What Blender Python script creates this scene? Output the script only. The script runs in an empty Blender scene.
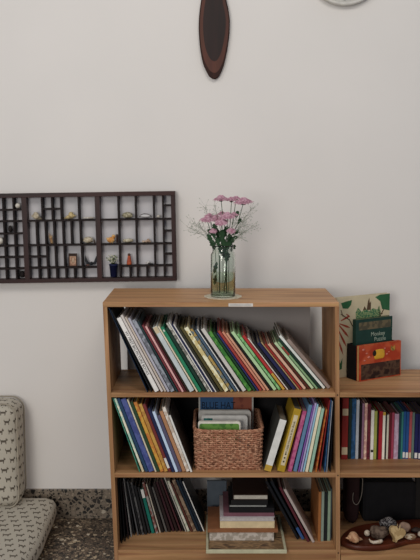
import bpy, bmesh, math, random
from mathutils import Vector, Matrix, noise
random.seed(7)
D2R = math.pi/180
scene = bpy.context.scene
COL = scene.collection

# ------------------------------------------------------------------ camera
F_PX = 789.3
CAM = Vector((0.3632, -2.6331, 1.4126))
PITCH = -0.1382
cd = bpy.data.cameras.new('camera'); cam = bpy.data.objects.new('camera', cd); COL.objects.link(cam)
cam.location = CAM
cam.rotation_euler = (math.pi/2 + PITCH, 0, 0)
cd.sensor_fit = 'HORIZONTAL'; cd.sensor_width = 36.0; cd.lens = F_PX/420*36.0
cd.clip_start = 0.05; cd.clip_end = 60
scene.camera = cam

# ------------------------------------------------------------------ world, lamps, exposure
w = bpy.data.worlds.new('room_light'); scene.world = w; w.use_nodes = True
bg = w.node_tree.nodes['Background']
bg.inputs['Color'].default_value = (0.86, 0.90, 1.0, 1); bg.inputs['Strength'].default_value = 0.34
def area(name, loc, target, size, power, col):
    l = bpy.data.lights.new(name, 'AREA'); l.shape = 'DISK'; l.size = size; l.energy = power; l.color = col
    o = bpy.data.objects.new(name, l); COL.objects.link(o); o.location = loc
    o.rotation_euler = (Vector(target)-Vector(loc)).to_track_quat('-Z', 'Y').to_euler()
    return o
area('ceiling_lamp', (0.75, -1.7, 3.0), (0.35, 0.3, 1.3), 0.9, 15, (1.0, 0.955, 0.885))
area('ceiling_lamp', (-1.3, -2.2, 3.0), (0.2, 0.3, 1.2), 1.0, 15, (1.0, 0.96, 0.91))
area('front_fill', (-1.2, -5.0, 1.7), (0.3, 0.3, 0.9), 1.7, 78, (1.0, 0.97, 0.92))  # added soft light behind the camera, fills the shelves and lower wall
scene.view_settings.view_transform = 'Standard'
scene.view_settings.look = 'None'
scene.view_settings.gamma = 1.0
scene.view_settings.use_curve_mapping = False
scene.view_settings.exposure = 0.0

# ------------------------------------------------------------------ measured frame of the place
H, W, DEP = 0.9702, 0.80, 0.3218         # bookcase height, width, depth
WALL = DEP + 0.12                        # it stands a little off the wall
Z2, Z3, Z4 = 0.6551, 0.3664, 0.0813      # tops of the three shelves
TH = 0.016                               # board thickness
LEAN = 0.0267                            # the bookcase is racked a little to the left
def sx(x, z): return x + LEAN*(H - z)
_fwd = Vector((0, math.cos(PITCH), math.sin(PITCH))); _rt = Vector((1, 0, 0)); _up = _rt.cross(_fwd)
def U(px, py, y):
    """point of the vertical plane at depth y seen at photo position px, py"""
    d = _fwd + (px-210)/F_PX*_rt - (py-280)/F_PX*_up
    return CAM + d*((y-CAM.y)/d.y)
def UZ(px, py, z):
    """point of the horizontal plane at height z seen at photo position px, py"""
    d = _fwd + (px-210)/F_PX*_rt - (py-280)/F_PX*_up
    return CAM + d*((z-CAM.z)/d.z)

# ------------------------------------------------------------------ materials
def lin(c):
    if isinstance(c, str):
        c = [int(c[i:i+2], 16)/255 for i in (0, 2, 4)]
    return tuple((v/12.92 if v <= .04045 else ((v+.055)/1.055)**2.4) for v in c)
MC = {}
def new_mat(name):
    m = bpy.data.materials.new(name); m.use_nodes = True
    return m, m.node_tree.nodes, m.node_tree.links, m.node_tree.nodes['Principled BSDF']
def plain(hexc, rough=0.55, var=0.12, scale=30, metal=0, name=None):
    """one colour with a faint procedural unevenness"""
    k = ('p', hexc, rough, var, scale, metal)
    if k in MC: return MC[k]
    m, n, l, b = new_mat(name or 'paint_'+hexc)
    c = lin(hexc)
    t = n.new('ShaderNodeTexNoise'); t.inputs['Scale'].default_value = scale; t.inputs['Detail'].default_value = 3
    co = n.new('ShaderNodeTexCoord'); l.new(co.outputs['Object'], t.inputs['Vector'])
    r = n.new('ShaderNodeValToRGB'); l.new(t.outputs['Fac'], r.inputs['Fac'])
    r.color_ramp.elements[0].position = .3; r.color_ramp.elements[1].position = .7
    r.color_ramp.elements[0].color = (*[v*(1-var) for v in c], 1)
    r.color_ramp.elements[1].color = (*[min(1, v*(1+var)) for v in c], 1)
    l.new(r.outputs['Color'], b.inputs['Base Color'])
    b.inputs['Roughness'].default_value = rough; b.inputs['Metallic'].default_value = metal; b.inputs['Specular IOR Level'].default_value = .2
    MC[k] = m; return m
def blotch(c1, c2, scale=40, rough=0.5, c3=None, stretch=(1, 1, 1)):
    """printed pattern: two or three colours in patches"""
    k = ('b', c1, c2, scale, rough, c3, stretch)
    if k in MC: return MC[k]
    m, n, l, b = new_mat('print_'+c1)
    co = n.new('ShaderNodeTexCoord'); mp = n.new('ShaderNodeMapping'); l.new(co.outputs['Object'], mp.inputs['Vector'])
    mp.inputs['Scale'].default_value = stretch
    t = n.new('ShaderNodeTexNoise'); t.inputs['Scale'].default_value = scale; t.inputs['Detail'].default_value = 2
    l.new(mp.outputs['Vector'], t.inputs['Vector'])
    r = n.new('ShaderNodeValToRGB'); l.new(t.outputs['Fac'], r.inputs['Fac'])
    r.color_ramp.elements[0].position = .44; r.color_ramp.elements[0].color = (*lin(c1), 1)
    r.color_ramp.elements[1].position = .53; r.color_ramp.elements[1].color = (*lin(c2), 1)
    if c3:
        e = r.color_ramp.elements.new(.62); e.color = (*lin(c3), 1)
    l.new(r.outputs['Color'], b.inputs['Base Color']); b.inputs['Roughness'].default_value = rough; b.inputs['Specular IOR Level'].default_value = .2
    MC[k] = m; return m
def wood(name, c1, c2, axis=0, rough=0.5, fine=1.0, bump=0.03):
    k = ('w', name, axis)
    if k in MC: return MC[k]
    m, n, l, b = new_mat(name)
    co = n.new('ShaderNodeTexCoord'); mp = n.new('ShaderNodeMapping'); l.new(co.outputs['Object'], mp.inputs['Vector'])
    s = [22*fine]*3; s[axis] = 1.6*fine; mp.inputs['Scale'].default_value = s
    t = n.new('ShaderNodeTexNoise'); t.inputs['Scale'].default_value = 1.0; t.inputs['Detail'].default_value = 5
    t.inputs['Distortion'].default_value = 0.9
    l.new(mp.outputs['Vector'], t.inputs['Vector'])
    r = n.new('ShaderNodeValToRGB'); l.new(t.outputs['Fac'], r.inputs['Fac'])
    r.color_ramp.elements[0].position = .32; r.color_ramp.elements[0].color = (*lin(c1), 1)
    r.color_ramp.elements[1].position = .66; r.color_ramp.elements[1].color = (*lin(c2), 1)
    mp2 = n.new('ShaderNodeMapping'); l.new(co.outputs['Object'], mp2.inputs['Vector'])
    s2 = [150*fine]*3; s2[axis] = 5*fine; mp2.inputs['Scale'].default_value = s2
    t2 = n.new('ShaderNodeTexNoise'); t2.inputs['Scale'].default_value = 1; t2.inputs['Detail'].default_value = 2
    l.new(mp2.outputs['Vector'], t2.inputs['Vector'])
    mx = n.new('ShaderNodeMixRGB'); mx.blend_type = 'MULTIPLY'; mx.inputs['Fac'].default_value = .25
    l.new(r.outputs['Color'], mx.inputs['Color1']); l.new(t2.outputs['Color'], mx.inputs['Color2'])
    l.new(mx.outputs['Color'], b.inputs['Base Color'])
    bp = n.new('ShaderNodeBump'); bp.inputs['Strength'].default_value = bump; l.new(t2.outputs['Fac'], bp.inputs['Height'])
    l.new(bp.outputs['Normal'], b.inputs['Normal'])
    b.inputs['Roughness'].default_value = rough; b.inputs['Specular IOR Level'].default_value = .25
    MC[k] = m; return m
def math_node(n, l, op, a, b=None):
    q = n.new('ShaderNodeMath'); q.operation = op
    for i, v in enumerate((a, b)):
        if v is None: continue
        if isinstance(v, (int, float)): q.inputs[i].default_value = v
        else: l.new(v, q.inputs[i])
    return q.outputs[0]

def terrazzo(name, scale, kind):
    m, n, l, b = new_mat(name)
    co = n.new('ShaderNodeTexCoord')
    def chips(sc, seed):
        mp = n.new('ShaderNodeMapping'); l.new(co.outputs['Object'], mp.inputs['Vector']); mp.inputs['Location'].default_value = (seed, seed*1.7, seed*.3)
        v = n.new('ShaderNodeTexVoronoi'); v.inputs['Scale'].default_value = sc; v.inputs['Randomness'].default_value = 1
        l.new(mp.outputs['Vector'], v.inputs['Vector'])
        e = n.new('ShaderNodeTexVoronoi'); e.feature = 'DISTANCE_TO_EDGE'; e.inputs['Scale'].default_value = sc
        l.new(mp.outputs['Vector'], e.inputs['Vector'])
        return v.outputs['Color'], e.outputs['Distance']
    cA, dA = chips(scale, 0.0); cB, dB = chips(scale*2.1, 3.1)
    def ramp(c, stops):
        s = n.new('ShaderNodeSeparateColor'); l.new(c, s.inputs['Color'])
        r = n.new('ShaderNodeValToRGB'); r.color_ramp.interpolation = 'CONSTANT'; l.new(s.outputs['Red'], r.inputs['Fac'])
        els = r.color_ramp.elements
        els[0].position = 0; els[0].color = (*lin(stops[0][1]), 1)
        els[1].position = stops[1][0]; els[1].color = (*lin(stops[1][1]), 1)
        for p, h in stops[2:]:
            e = els.new(p); e.color = (*lin(h), 1)
        return r.outputs['Color'], s.outputs['Green']
    if kind == 0:
        colA, gA = ramp(cA, [(0, '1d1713'), (.36, '8d7a64'), (.52, '3b2f24'), (.66, 'bfad90'), (.82, '57463a'), (.92, 'd6cab2')])
        colB, gB = ramp(cB, [(0, '241d18'), (.35, '6e5d4b'), (.55, '3c3128'), (.85, 'a08d74')])
    else:
        colA, gA = ramp(cA, [(0, '14110f'), (.34, '75685a'), (.52, '85786a'), (.70, '2a241f'), (.86, '8f806e'), (.95, 'b5aa98')])
        colB, gB = ramp(cB, [(0, '211c19'), (.22, '7d7162'), (.55, '6d6254'), (.9, '988a78')])
    matrix = n.new('ShaderNodeMixRGB'); matrix.inputs['Color1'].default_value = (*lin('6b5d4d' if kind == 0 else '7d7162'), 1)
    f = math_node(n, l, 'GREATER_THAN', dB, .09); l.new(f, matrix.inputs['Fac']); l.new(colB, matrix.inputs['Color2'])
    mx = n.new('ShaderNodeMixRGB'); l.new(matrix.outputs['Color'], mx.inputs['Color1']); l.new(colA, mx.inputs['Color2'])
    f1 = math_node(n, l, 'GREATER_THAN', dA, .10); f2 = math_node(n, l, 'GREATER_THAN', gA, .35)
    l.new(math_node(n, l, 'MULTIPLY', f1, f2), mx.inputs['Fac'])
    l.new(mx.outputs['Color'], b.inputs['Base Color']); b.inputs['Roughness'].default_value = .42
    return m
def wall_mat():
    m, n, l, b = new_mat('wall_plaster')
    co = n.new('ShaderNodeTexCoord'); t = n.new('ShaderNodeTexNoise'); t.inputs['Scale'].default_value = 2.2; t.inputs['Detail'].default_value = 6
    l.new(co.outputs['Object'], t.inputs['Vector'])
    r = n.new('ShaderNodeValToRGB'); l.new(t.outputs['Fac'], r.inputs['Fac'])
    r.color_ramp.elements[0].color = (*lin('dcd8d3'), 1); r.color_ramp.elements[1].color = (*lin('e6e1dc'), 1)
    l.new(r.outputs['Color'], b.inputs['Base Color'])
    t2 = n.new('ShaderNodeTexNoise'); t2.inputs['Scale'].default_value = 90; l.new(co.outputs['Object'], t2.inputs['Vector'])
    bp = n.new('ShaderNodeBump'); bp.inputs['Strength'].default_value = .04; l.new(t2.outputs['Fac'], bp.inputs['Height'])
    l.new(bp.outputs['Normal'], b.inputs['Normal']); b.inputs['Roughness'].default_value = .9
    return m
def dog_fabric():
    """beige cloth printed with rows of little dark dogs, from UV"""
    m, n, l, b = new_mat('dog_print_cloth')
    uv = n.new('ShaderNodeTexCoord'); sp = n.new('ShaderNodeSeparateXYZ'); l.new(uv.outputs['UV'], sp.inputs[0])
    CW, CH = .048, .038
    u = math_node(n, l, 'DIVIDE', sp.outputs['X'], CW); v = math_node(n, l, 'DIVIDE', sp.outputs['Y'], CH)
    row = math_node(n, l, 'FLOOR', v)
    off = math_node(n, l, 'MULTIPLY', math_node(n, l, 'MODULO', row, 3.0), .37)
    u2 = math_node(n, l, 'ADD', u, off)
    fu = math_node(n, l, 'FRACT', u2); fv = math_node(n, l, 'FRACT', v)
    X = math_node(n, l, 'MULTIPLY', fu, CW*1000); Y = math_node(n, l, 'MULTIPLY', fv, CH*1000)   # millimetres within a cell
    nz = n.new('ShaderNodeTexNoise'); nz.inputs['Scale'].default_value = 260; l.new(uv.outputs['UV'], nz.inputs['Vector'])
    jit = math_node(n, l, 'MULTIPLY', math_node(n, l, 'SUBTRACT', nz.outputs['Fac'], .5), 3.0)
    X = math_node(n, l, 'ADD', X, jit); Y = math_node(n, l, 'ADD', Y, jit)
    def rect(cx, cy, hw, hh):
        a = math_node(n, l, 'LESS_THAN', math_node(n, l, 'ABSOLUTE', math_node(n, l, 'SUBTRACT', X, cx)), hw)
        c = math_node(n, l, 'LESS_THAN', math_node(n, l, 'ABSOLUTE', math_node(n, l, 'SUBTRACT', Y, cy)), hh)
        return math_node(n, l, 'MULTIPLY', a, c)
    parts = [(18, 12, 8.5, 2.9), (11.5, 7.5, 1.5, 3.2), (24.5, 7.5, 1.5, 3.2), (27.5, 16.0, 3.0, 2.4), (26.5, 19, 1.1, 1.5), (8.5, 15.5, 1.0, 2.6)]
    acc = None
    for p in parts:
        q = rect(*(p[0]*1.3, p[1]*1.45, p[2]*1.3, p[3]*1.55)); acc = q if acc is None else math_node(n, l, 'MAXIMUM', acc, q)
    mx = n.new('ShaderNodeMixRGB'); l.new(acc, mx.inputs['Fac'])
    mx.inputs['Color1'].default_value = (*lin('b9b2a3'), 1); mx.inputs['Color2'].default_value = (*lin('5a5247'), 1)
    l.new(mx.outputs['Color'], b.inputs['Base Color']); b.inputs['Roughness'].default_value = .9
    wv = n.new('ShaderNodeTexNoise'); wv.inputs['Scale'].default_value = 700; l.new(uv.outputs['UV'], wv.inputs['Vector'])
    bp = n.new('ShaderNodeBump'); bp.inputs['Strength'].default_value = .15; l.new(wv.outputs['Fac'], bp.inputs['Height']); l.new(bp.outputs['Normal'], b.inputs['Normal'])
    return m
def glass_mat(name, col, rough=0.02, ior=1.45):
    m, n, l, b = new_mat(name)
    b.inputs['Base Color'].default_value = (*lin(col), 1); b.inputs['Transmission Weight'].default_value = 1
    b.inputs['Roughness'].default_value = rough; b.inputs['IOR'].default_value = ior
    return m

# ------------------------------------------------------------------ mesh helpers
class MB:
    def __init__(s): s.bm = bmesh.new(); s.mi = 0
    def _face(s, vs, smooth=False):
        try:
            f = s.bm.faces.new(vs); f.material_index = s.mi; f.smooth = smooth
            return f
        except ValueError: return None
    def box(s, x0, x1, y0, y1, z0, z1, fn=None, bevel=0):
        pts = [(x0,y0,z0),(x1,y0,z0),(x1,y1,z0),(x0,y1,z0),(x0,y0,z1),(x1,y0,z1),(x1,y1,z1),(x0,y1,z1)]
        if fn: pts = [fn(*p) for p in pts]
        v = [s.bm.verts.new(p) for p in pts]
        fs = [s._face([v[i] for i in f]) for f in ((3,2,1,0),(4,5,6,7),(0,1,5,4),(1,2,6,5),(2,3,7,6),(3,0,4,7))]
        if bevel:
            es = {e for f in fs for e in f.edges}
            bmesh.ops.bevel(s.bm, geom=list(es), offset=bevel, segments=2, profile=.5, affect='EDGES')
        return s
    def prism(s, poly, a, b, axis=2, fn=None, smooth=False):
        """poly: 2D outline, counter-clockwise; extruded from a to b along the axis"""
        def P(p, h):
            q = {2: (p[0], p[1], h), 1: (p[0], h, p[1]), 0: (h, p[0], p[1])}[axis]
            return fn(*q) if fn else q
        lo = [s.bm.verts.new(P(p, a)) for p in poly]; hi = [s.bm.verts.new(P(p, b)) for p in poly]
        k = len(poly)
        s._face(lo[::-1]); s._face(hi)
        for i in range(k): s._face([lo[i], lo[(i+1) % k], hi[(i+1) % k], hi[i]], smooth)
        return s
    def tube(s, pts, r, seg=6, closed=False, caps=True):
        pts = [Vector(p) for p in pts]; k = len(pts)
        rr = r if isinstance(r, (list, tuple)) else [r]*k
        rings = []; up0 = None
        for i, p in enumerate(pts):
            if closed: t = pts[(i+1) % k]-pts[i-1]
            else: t = pts[min(i+1, k-1)]-pts[max(i-1, 0)]
            if t.length < 1e-9: t = Vector((0, 0, 1))
            t.normalize()
            if up0 is None:
                up0 = Vector((0, 0, 1)) if abs(t.z) < .9 else Vector((1, 0, 0))
            a = t.cross(up0)
            if a.length < 1e-5: a = t.orthogonal()
            a.normalize(); b = a.cross(t).normalized(); up0 = b
            rings.append([s.bm.verts.new(p + (a*math.cos(2*math.pi*j/seg) + b*math.sin(2*math.pi*j/seg))*rr[i]) for j in range(seg)])
        for i in range(k if closed else k-1):
            A, B = rings[i], rings[(i+1) % k]
            for j in range(seg): s._face([A[j], A[(j+1) % seg], B[(j+1) % seg], B[j]], True)
        if caps and not closed:
            s._face(rings[0][::-1]); s._face(rings[-1])
        return s
    def lathe(s, prof, seg=32, c=(0, 0, 0), axis='z', close=False):
        rings = []
        for (r, h) in prof:
            ring = []
            for j in range(seg):
                a = 2*math.pi*j/seg
                if axis == 'z': p = (c[0]+r*math.cos(a), c[1]+r*math.sin(a), c[2]+h)
                else: p = (c[0]+r*math.cos(a), c[1]-h, c[2]+r*math.sin(a))
                ring.append(s.bm.verts.new(p))
            rings.append(ring)
        m = len(rings)
        for i in range(m if close else m-1):
            A, B = rings[i], rings[(i+1) % m]
            for j in range(seg): s._face([A[j], A[(j+1) % seg], B[(j+1) % seg], B[j]], True)
        if not close:
            s._face(rings[0][::-1]); s._face(rings[-1])
        return s
    def blob(s, c, rad, sub=3, amp=0.0, freq=1.0, seed=0, mat=None, pw=None):
        """rounded lump; rad is a 3-vector; amp roughens it"""
        r = bmesh.ops.create_icosphere(s.bm, subdivisions=sub, radius=1)
        for v in r['verts']:
            d = v.co.normalized()
            if pw:
                d = Vector([math.copysign(abs(q)**pw, q) for q in d])
            k = 1 + amp*noise.noise(v.co*freq + Vector((seed*3.1, seed*1.3, seed)))
            p = Vector((d.x*rad[0], d.y*rad[1], d.z*rad[2]))*k
            if mat: p = mat @ p
            v.co = p + Vector(c)
        for v in r['verts']:
            for f in v.link_faces: f.smooth = True; f.material_index = s.mi
        return s
    def build(s, name, mats, parent=None, loc=None, rot=None):
        bmesh.ops.recalc_face_normals(s.bm, faces=s.bm.faces[:])
        me = bpy.data.meshes.new(name); s.bm.to_mesh(me); s.bm.free()
        for m in (mats if isinstance(mats, (list, tuple)) else [mats]): me.materials.append(m)
        o = bpy.data.objects.new(name, me); COL.objects.link(o)
        if parent: o.parent = parent
        if loc is not None: o.location = loc
        if rot is not None: o.rotation_euler = rot
        return o
def tag(o, label=None, cat=None, group=None, kind=None):
    if label: o['label'] = label
    if cat: o['category'] = cat
    if group: o['group'] = group
    if kind: o['kind'] = kind
    return o
def thing(name, label, cat, loc=(0, 0, 0), rot=(0, 0, 0), group=None):
    o = bpy.data.objects.new(name, None); COL.objects.link(o); o.empty_display_size = .05
    o.location = loc; o.rotation_euler = rot
    return tag(o, label, cat, group)
def text(body, size, mat, parent, loc, rot, name='lettering', depth=.0003, squash=1.0):
    """lettering as a thin raised mesh"""
    cu = bpy.data.curves.new(name, 'FONT'); cu.body = body; cu.size = size; cu.extrude = depth
    cu.align_x = 'CENTER'; cu.align_y = 'CENTER'; cu.resolution_u = 3
    t = bpy.data.objects.new(name, cu); COL.objects.link(t)
    bpy.context.view_layer.update()
    me = bpy.data.meshes.new_from_object(t.evaluated_get(bpy.context.evaluated_depsgraph_get()))
    bpy.data.objects.remove(t)
    for v in me.vertices: v.co.x *= squash
    me.materials.clear(); me.materials.append(mat)
    o = bpy.data.objects.new(name, me); COL.objects.link(o); o.parent = parent; o.location = loc; o.rotation_euler = rot
    return o

# ------------------------------------------------------------------ the room
TERR = terrazzo('terrazzo_slab', 72, 0)
MB().box(-2.2, 2.8, WALL, WALL+.1, -.1, 3.2).build('wall_back', wall_mat()).__setitem__('kind', 'structure')
MB().box(-2.2, 2.8, -3.2, WALL+.1, -.05, -.0005).build('floor', TERR)['kind'] = 'structure'
SKH = U(60, 489.6, WALL-.010).z
MB().box(-2.2, 2.8, WALL-.010, WALL+.002, 0, SKH, bevel=.002).build('baseboard_back', terrazzo('terrazzo_skirting', 58, 1))['kind'] = 'structure'

# ------------------------------------------------------------------ bookcase
OAK = ('9a6d48', 'd2a273')
oakx, oakz = wood('oak_boards', *OAK, axis=0), wood('oak_boards', *OAK, axis=2)
shear = lambda x, y, z: (sx(x, z), y, z)
bk = thing('bookcase', 'tall open wooden bookcase with three shelves against the white wall', 'bookcase', (0, 0, 0))
MB().box(0, W, 0, DEP, H-TH, H, shear, .0012).build('top_board', oakx, bk)
for x0 in (0, W-.0145): MB().box(x0, x0+.0145, 0.0004, DEP-.0004, 0, H-TH, shear, .001).build('side_panel', oakz, bk)
for z in (Z2, Z3, Z4): MB().box(.0145, W-.0145, 0.0002, DEP-.0004, z-TH, z, shear, .001).build('shelf_board', oakx, bk)
MB().box(.0145, W-.0145, .0006, .02, 0, Z4-TH, shear).build('plinth', oakx, bk)
pa, pb = U(127, 330, DEP+.003).x, U(310, 315, DEP+.003).x
o = MB().box(pa, pb, DEP+.0002, DEP+.004, Z2-.01, H-.004).build('back_panel', plain('a09a97', .7, .06, 6), bk); o['label'] = 'grey sheet behind the top shelf'
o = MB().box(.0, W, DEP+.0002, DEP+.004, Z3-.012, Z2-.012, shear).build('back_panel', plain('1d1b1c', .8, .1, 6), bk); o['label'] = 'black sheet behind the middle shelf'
a, b = U(228.5, 305.5, 0), U(253, 305.5, 0)
lb = MB().box(a.x, b.x, -.0012, 0, H-.0145, H-.0035).build('shelf_label', plain('d9d4cc', .6), bk)
lb['label'] = 'small white label strip on the front edge'
MB().box(a.x+.005, b.x-.006, -.0015, -.0011, H-.0098, H-.0082).build('print_line', plain('8e8a86'), lb)
for z in (Z2-.008, Z3-.008, Z4-.010):
    MB().lathe([(.0001, 0), (.0026, 0), (.0026, .0008), (.0001, .0009)], 10, (sx(W-.007, z), 0, z), 'y').build('screw', plain('3a2c20', .5), bk)

# low unit joined to its right
lu = thing('shelf_unit', 'low wooden shelf unit joined to the right side of the bookcase', 'shelf', (W, 0, 0))
UR = 1.46
for nm, z in (('top_board', Z2), ('shelf_board', Z3), ('bottom_board', Z4)):
    x0 = sx(W, z-TH)+.0008
    MB().box(x0-W, UR-W, 0, DEP, z-TH, z, None, .001).build(nm, oakx, lu)
MB().box(UR-W, UR-W+.0145, 0, DEP, 0, Z2, None, .001).build('side_panel', oakz, lu)
MB().box(sx(W, 0)+.001-W, UR-W, .0006, .02, 0, Z4-TH).build('plinth', oakx, lu)
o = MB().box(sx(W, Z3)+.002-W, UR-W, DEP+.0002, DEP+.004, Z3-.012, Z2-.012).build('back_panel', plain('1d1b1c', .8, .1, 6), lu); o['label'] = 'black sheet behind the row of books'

# ------------------------------------------------------------------ books
PAGE_SHADED = [plain('756d60', .8, .1, 200), plain('645d52', .8, .1, 200), plain('8a8275', .8, .1, 200)]  # paper colours darkened to carry the shelf shade on the book tops
ORD = ['first','second','third','fourth','fifth','sixth','seventh','eighth','ninth','tenth','eleventh','twelfth','thirteenth','fourteenth','fifteenth','sixteenth','seventeenth','eighteenth','nineteenth','twentieth','twenty-first','twenty-second','twenty-third','twenty-fourth','twenty-fifth','twenty-sixth','twenty-seventh','twenty-eighth','twenty-ninth']
def ordinal(i, n, where):
    if i == 0: return 'leftmost '+where
    if i == n-1: return 'rightmost '+where
    if i < (n+1)//2: return ORD[i]+' from the left '+where
    return ORD[n-1-i]+' from the right '+where
def book(label, x, y, z, ang, t, L, d, mat, group, hard=True, side=1, pages=None, bands=(), name='book', rotz=0):
    """upright or leaning book, spine to the front. ang: lean in radians (+ right). side 1: base corner is the left one, -1: the right one"""
    r = thing(name, label, 'book', (x, y, z+.0005), (0, ang, rotz), group)
    x0, x1 = (0, t) if side > 0 else (-t, 0)
    c = min(.0017, t*.22); e = .003 if hard else .0006
    rd = min(.0012, t*.3)
    prof = [(x0+rd, 0), (x1-rd, 0), (x1, rd), (x1, d), (x1-c, d), (x1-c, c*1.2), (x0+c, c*1.2), (x0+c, d), (x0, d), (x0, rd)]
    MB().prism(prof, 0, L).build('cover', mat, r)
    MB().box(x0+c, x1-c, c*1.2, d-e, e, L-e).build('pages', pages or random.choice(PAGE_SHADED), r)
    for (f0, f1, m, inset) in bands:
        MB().box(x0+t*inset, x1-t*inset, -.0004, .0006, L*f0, L*f1).build('spine_label', m, r)
    return r
def solve_row(rows, ypx, yfn, angfn, zshelf, gap=.0005):
    """photo positions of the spine feet -> base point, lean, thickness, length"""
    out = []
    for i, rw in enumerate(rows):
        x0, x1, yt = rw[:3]
        y = yfn(x0); an = angfn(x0)
        p0 = UZ(x0, 0, zshelf) if False else U(x0, ypx(x0), y)
        p1 = U(x1, ypx(x1), y)
        top = U(x0, yt, y)
        L = (top.z - zshelf)/math.cos(an)
        out.append([p0.x, y, an, p1.x-p0.x, L])
    return out

BAND = {'w': plain('e6e4de'), 'k': plain('26241f'), 'y': plain('c9a343'), 'r': plain('9c3a34'), 'b': plain('3d5f8c'), 'g': plain('4b7d4e'), 'c': plain('d9c9a6'), 'p': plain('b98d94')}
# --- top shelf: 50 books leaning left
TOP = [ # foot x0, x1, top y, words, colour, bands
(147,151,309,'navy','1d2c40',()),(151,155,311,'black','1b1d1f',()),(155,161,319,'white lettered','d5d2cd',()),(161,164.5,316,'pale grey','c2bab4',()),
(164.5,167.5,318,'cream grey','b9aca0',()),(167.5,171,319,'lavender grey','a5a3ad',()),(171,176.5,321,'speckled grey','8f939b:6d7078',()),(176.5,179,322,'dark teal','2d4244',()),
(179,182,326,'dark red','7b3a40',()),(182,185,327,'dusty pink','cf9f9c',()),(185,187.5,328,'maroon','5f2b31',()),(187.5,190,326,'dark brown','33291f',()),
(190,196.5,328,'pale blue grey','b5bdbd',((.9,.995,'c',.05),)),(196.5,199,327,'thin cream','d4c8ae',()),(199,203.5,328,'emerald green','2f8762',((.93,.96,'w',.3),)),(203.5,208,329,'dark green','1f3a2f',()),
(208,211.5,324,'mottled grey','b2b0a6:7c7b73',()),(211.5,213.5,323,'thin white','d9d7d2',()),(213.5,215.5,325,'navy blue','26305a',()),(215.5,217.5,325,'narrow white','cfccc6',()),
(217.5,221,327,'olive black','35352a',()),(221,225,328,'dark olive','5a5330',()),(225,231,329,'cream and yellow','e3d8ba:d8c68c',((.88,.91,'k',.3),)),(231,235,330,'golden tan','b89a58:6b7a80',()),
(235,238.5,331,'slate blue','4d6276',()),(238.5,240.5,330,'slim white','dedbd6',()),(240.5,243,331,'thin black','202024',()),(243,248.5,330,'light grey','bcb9b2',()),
(248.5,254,333,'bright green','5f9c47:3d7a38',()),(254,257.5,333,'deep green','24482f',()),(257.5,260,334,'indigo','3d3c72',()),(260,264,332,'brick red','a8463f',()),
(264,267.5,333,'salmon','d79379',()),(267.5,271,334,'peach','d9a386',()),(271,274,335,'black edged','252220',()),(274,279,333,'pale green','a5c295',()),
(279,283,335,'leaf green','6aa964:86b57e',()),(283,287.5,337,'scarlet','b73a38',((.0,.3,'y',.1),)),(287.5,289.5,339,'thin pale','d6cfc4',()),(289.5,293.5,343,'charcoal','29282b',()),
(293.5,298.5,344,'midnight blue','2b2d52',()),(298.5,300.5,343,'slim tan','c4a77b',()),(300.5,304,345,'rust red','9e362e',()),(304,308.5,345,'pinkish cream','dfb69c',()),
(308.5,312,344,'dark rust','5d2f25',()),(312,316.5,344,'light sage green','b2c49d',()),(316.5,320,343,'green with orange mark','7e9c74',((.72,.9,'r',.1),)),(320,323.5,340,'dark forest green','263f33',()),
(323.5,328,337,'milky white','cfd2cc',()),(328,333,341,'brownish grey','8a7a71',())]
def bright(c):
    v = [int(c[i:i+2], 16) for i in (0, 2, 4)]
    k = 1.12 if max(v) > 130 and max(v)-min(v) < 60 else 1.0
    return ''.join('%02x' % min(246, round(q*k)) for q in v)
def colmat(c, rough=.45):
    c = ':'.join(bright(q) for q in c.split(':'))
    if ':' in c:
        p, q = c.split(':'); return blotch(p, q, 55, rough)
    return plain(c, rough, .1, 40)
def lean_row(rows, ypx, yfn, angfn, z, where, group, sgn, dep, namer):
    sol = solve_row(rows, ypx, yfn, angfn, z)
    n = len(rows); res = []
    head = {Z2: H, Z3: Z2, Z4: Z3}[z]-TH-z-.006
    for q in sol: q[4] = min(q[4], (head-.009*math.sin(q[2]))/math.cos(q[2]))
    order = range(n) if sgn < 0 else range(n-1, -1, -1)
    prev = None; fin = {}
    for i in order:                                  # from the book that leans on the side panel outwards
        x, y, an, sp, L = sol[i]
        if sgn < 0 and i+1 < n: sp = min(sp, sol[i+1][0]-x) if rows[i+1][0]-rows[i][1] < .2 else sp
        base = x if sgn < 0 else x+sp
        ztop = z+L*math.cos(an)
        room = (base-.003-(.0145+LEAN*(H-ztop))) if sgn < 0 else (W-.0145+LEAN*(H-ztop)-base-.003)
        an = min(an, math.asin(max(0, min(.9, room/L)))) if room > 0 else an
        if prev is not None:
            pan, psp, pL = prev
            an = max(pan, min(an, pan+math.asin(min(.5, max(0, (psp*math.cos(pan)-.0042)/pL)))))
        fin[i] = (x, y, an, sp, L); prev = (an, sp if sgn < 0 else sp, L)
    for i in range(n):
        x, y, an, sp, L = fin[i]; rw = rows[i]
        j = i+1 if sgn < 0 else i-1
        nxt = fin[j][2] if 0 <= j < n else an
        if 0 <= j < n and (rows[j][0]-rw[1] if sgn < 0 else rw[0]-rows[j][1]) > 3: nxt = an
        Lm = max(L, fin[j][4]) if 0 <= j < n else L
        t = max(.0028, sp*math.cos(an) - Lm*max(0, math.sin(nxt-an)) - .0014)
        xx, side, a_ = (x, 1, -an) if sgn < 0 else (x+sp, -1, an)
        d = dep(i)
        bands = tuple((f0, f1, BAND[k], ins) for (f0, f1, k, ins) in rw[5])
        jit = random.uniform(0, .006)
        res.append((book(namer(rw[3], i, n), xx, y+jit, z, a_, t, L, d, colmat(rw[4]), group, hard=random.random() < .6, side=side, bands=bands), t, L))
    return res
nm_top = lambda c, i, n: f'{c} picture book leaning on the top shelf, {ordinal(i, n, "").strip()}'
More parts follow.
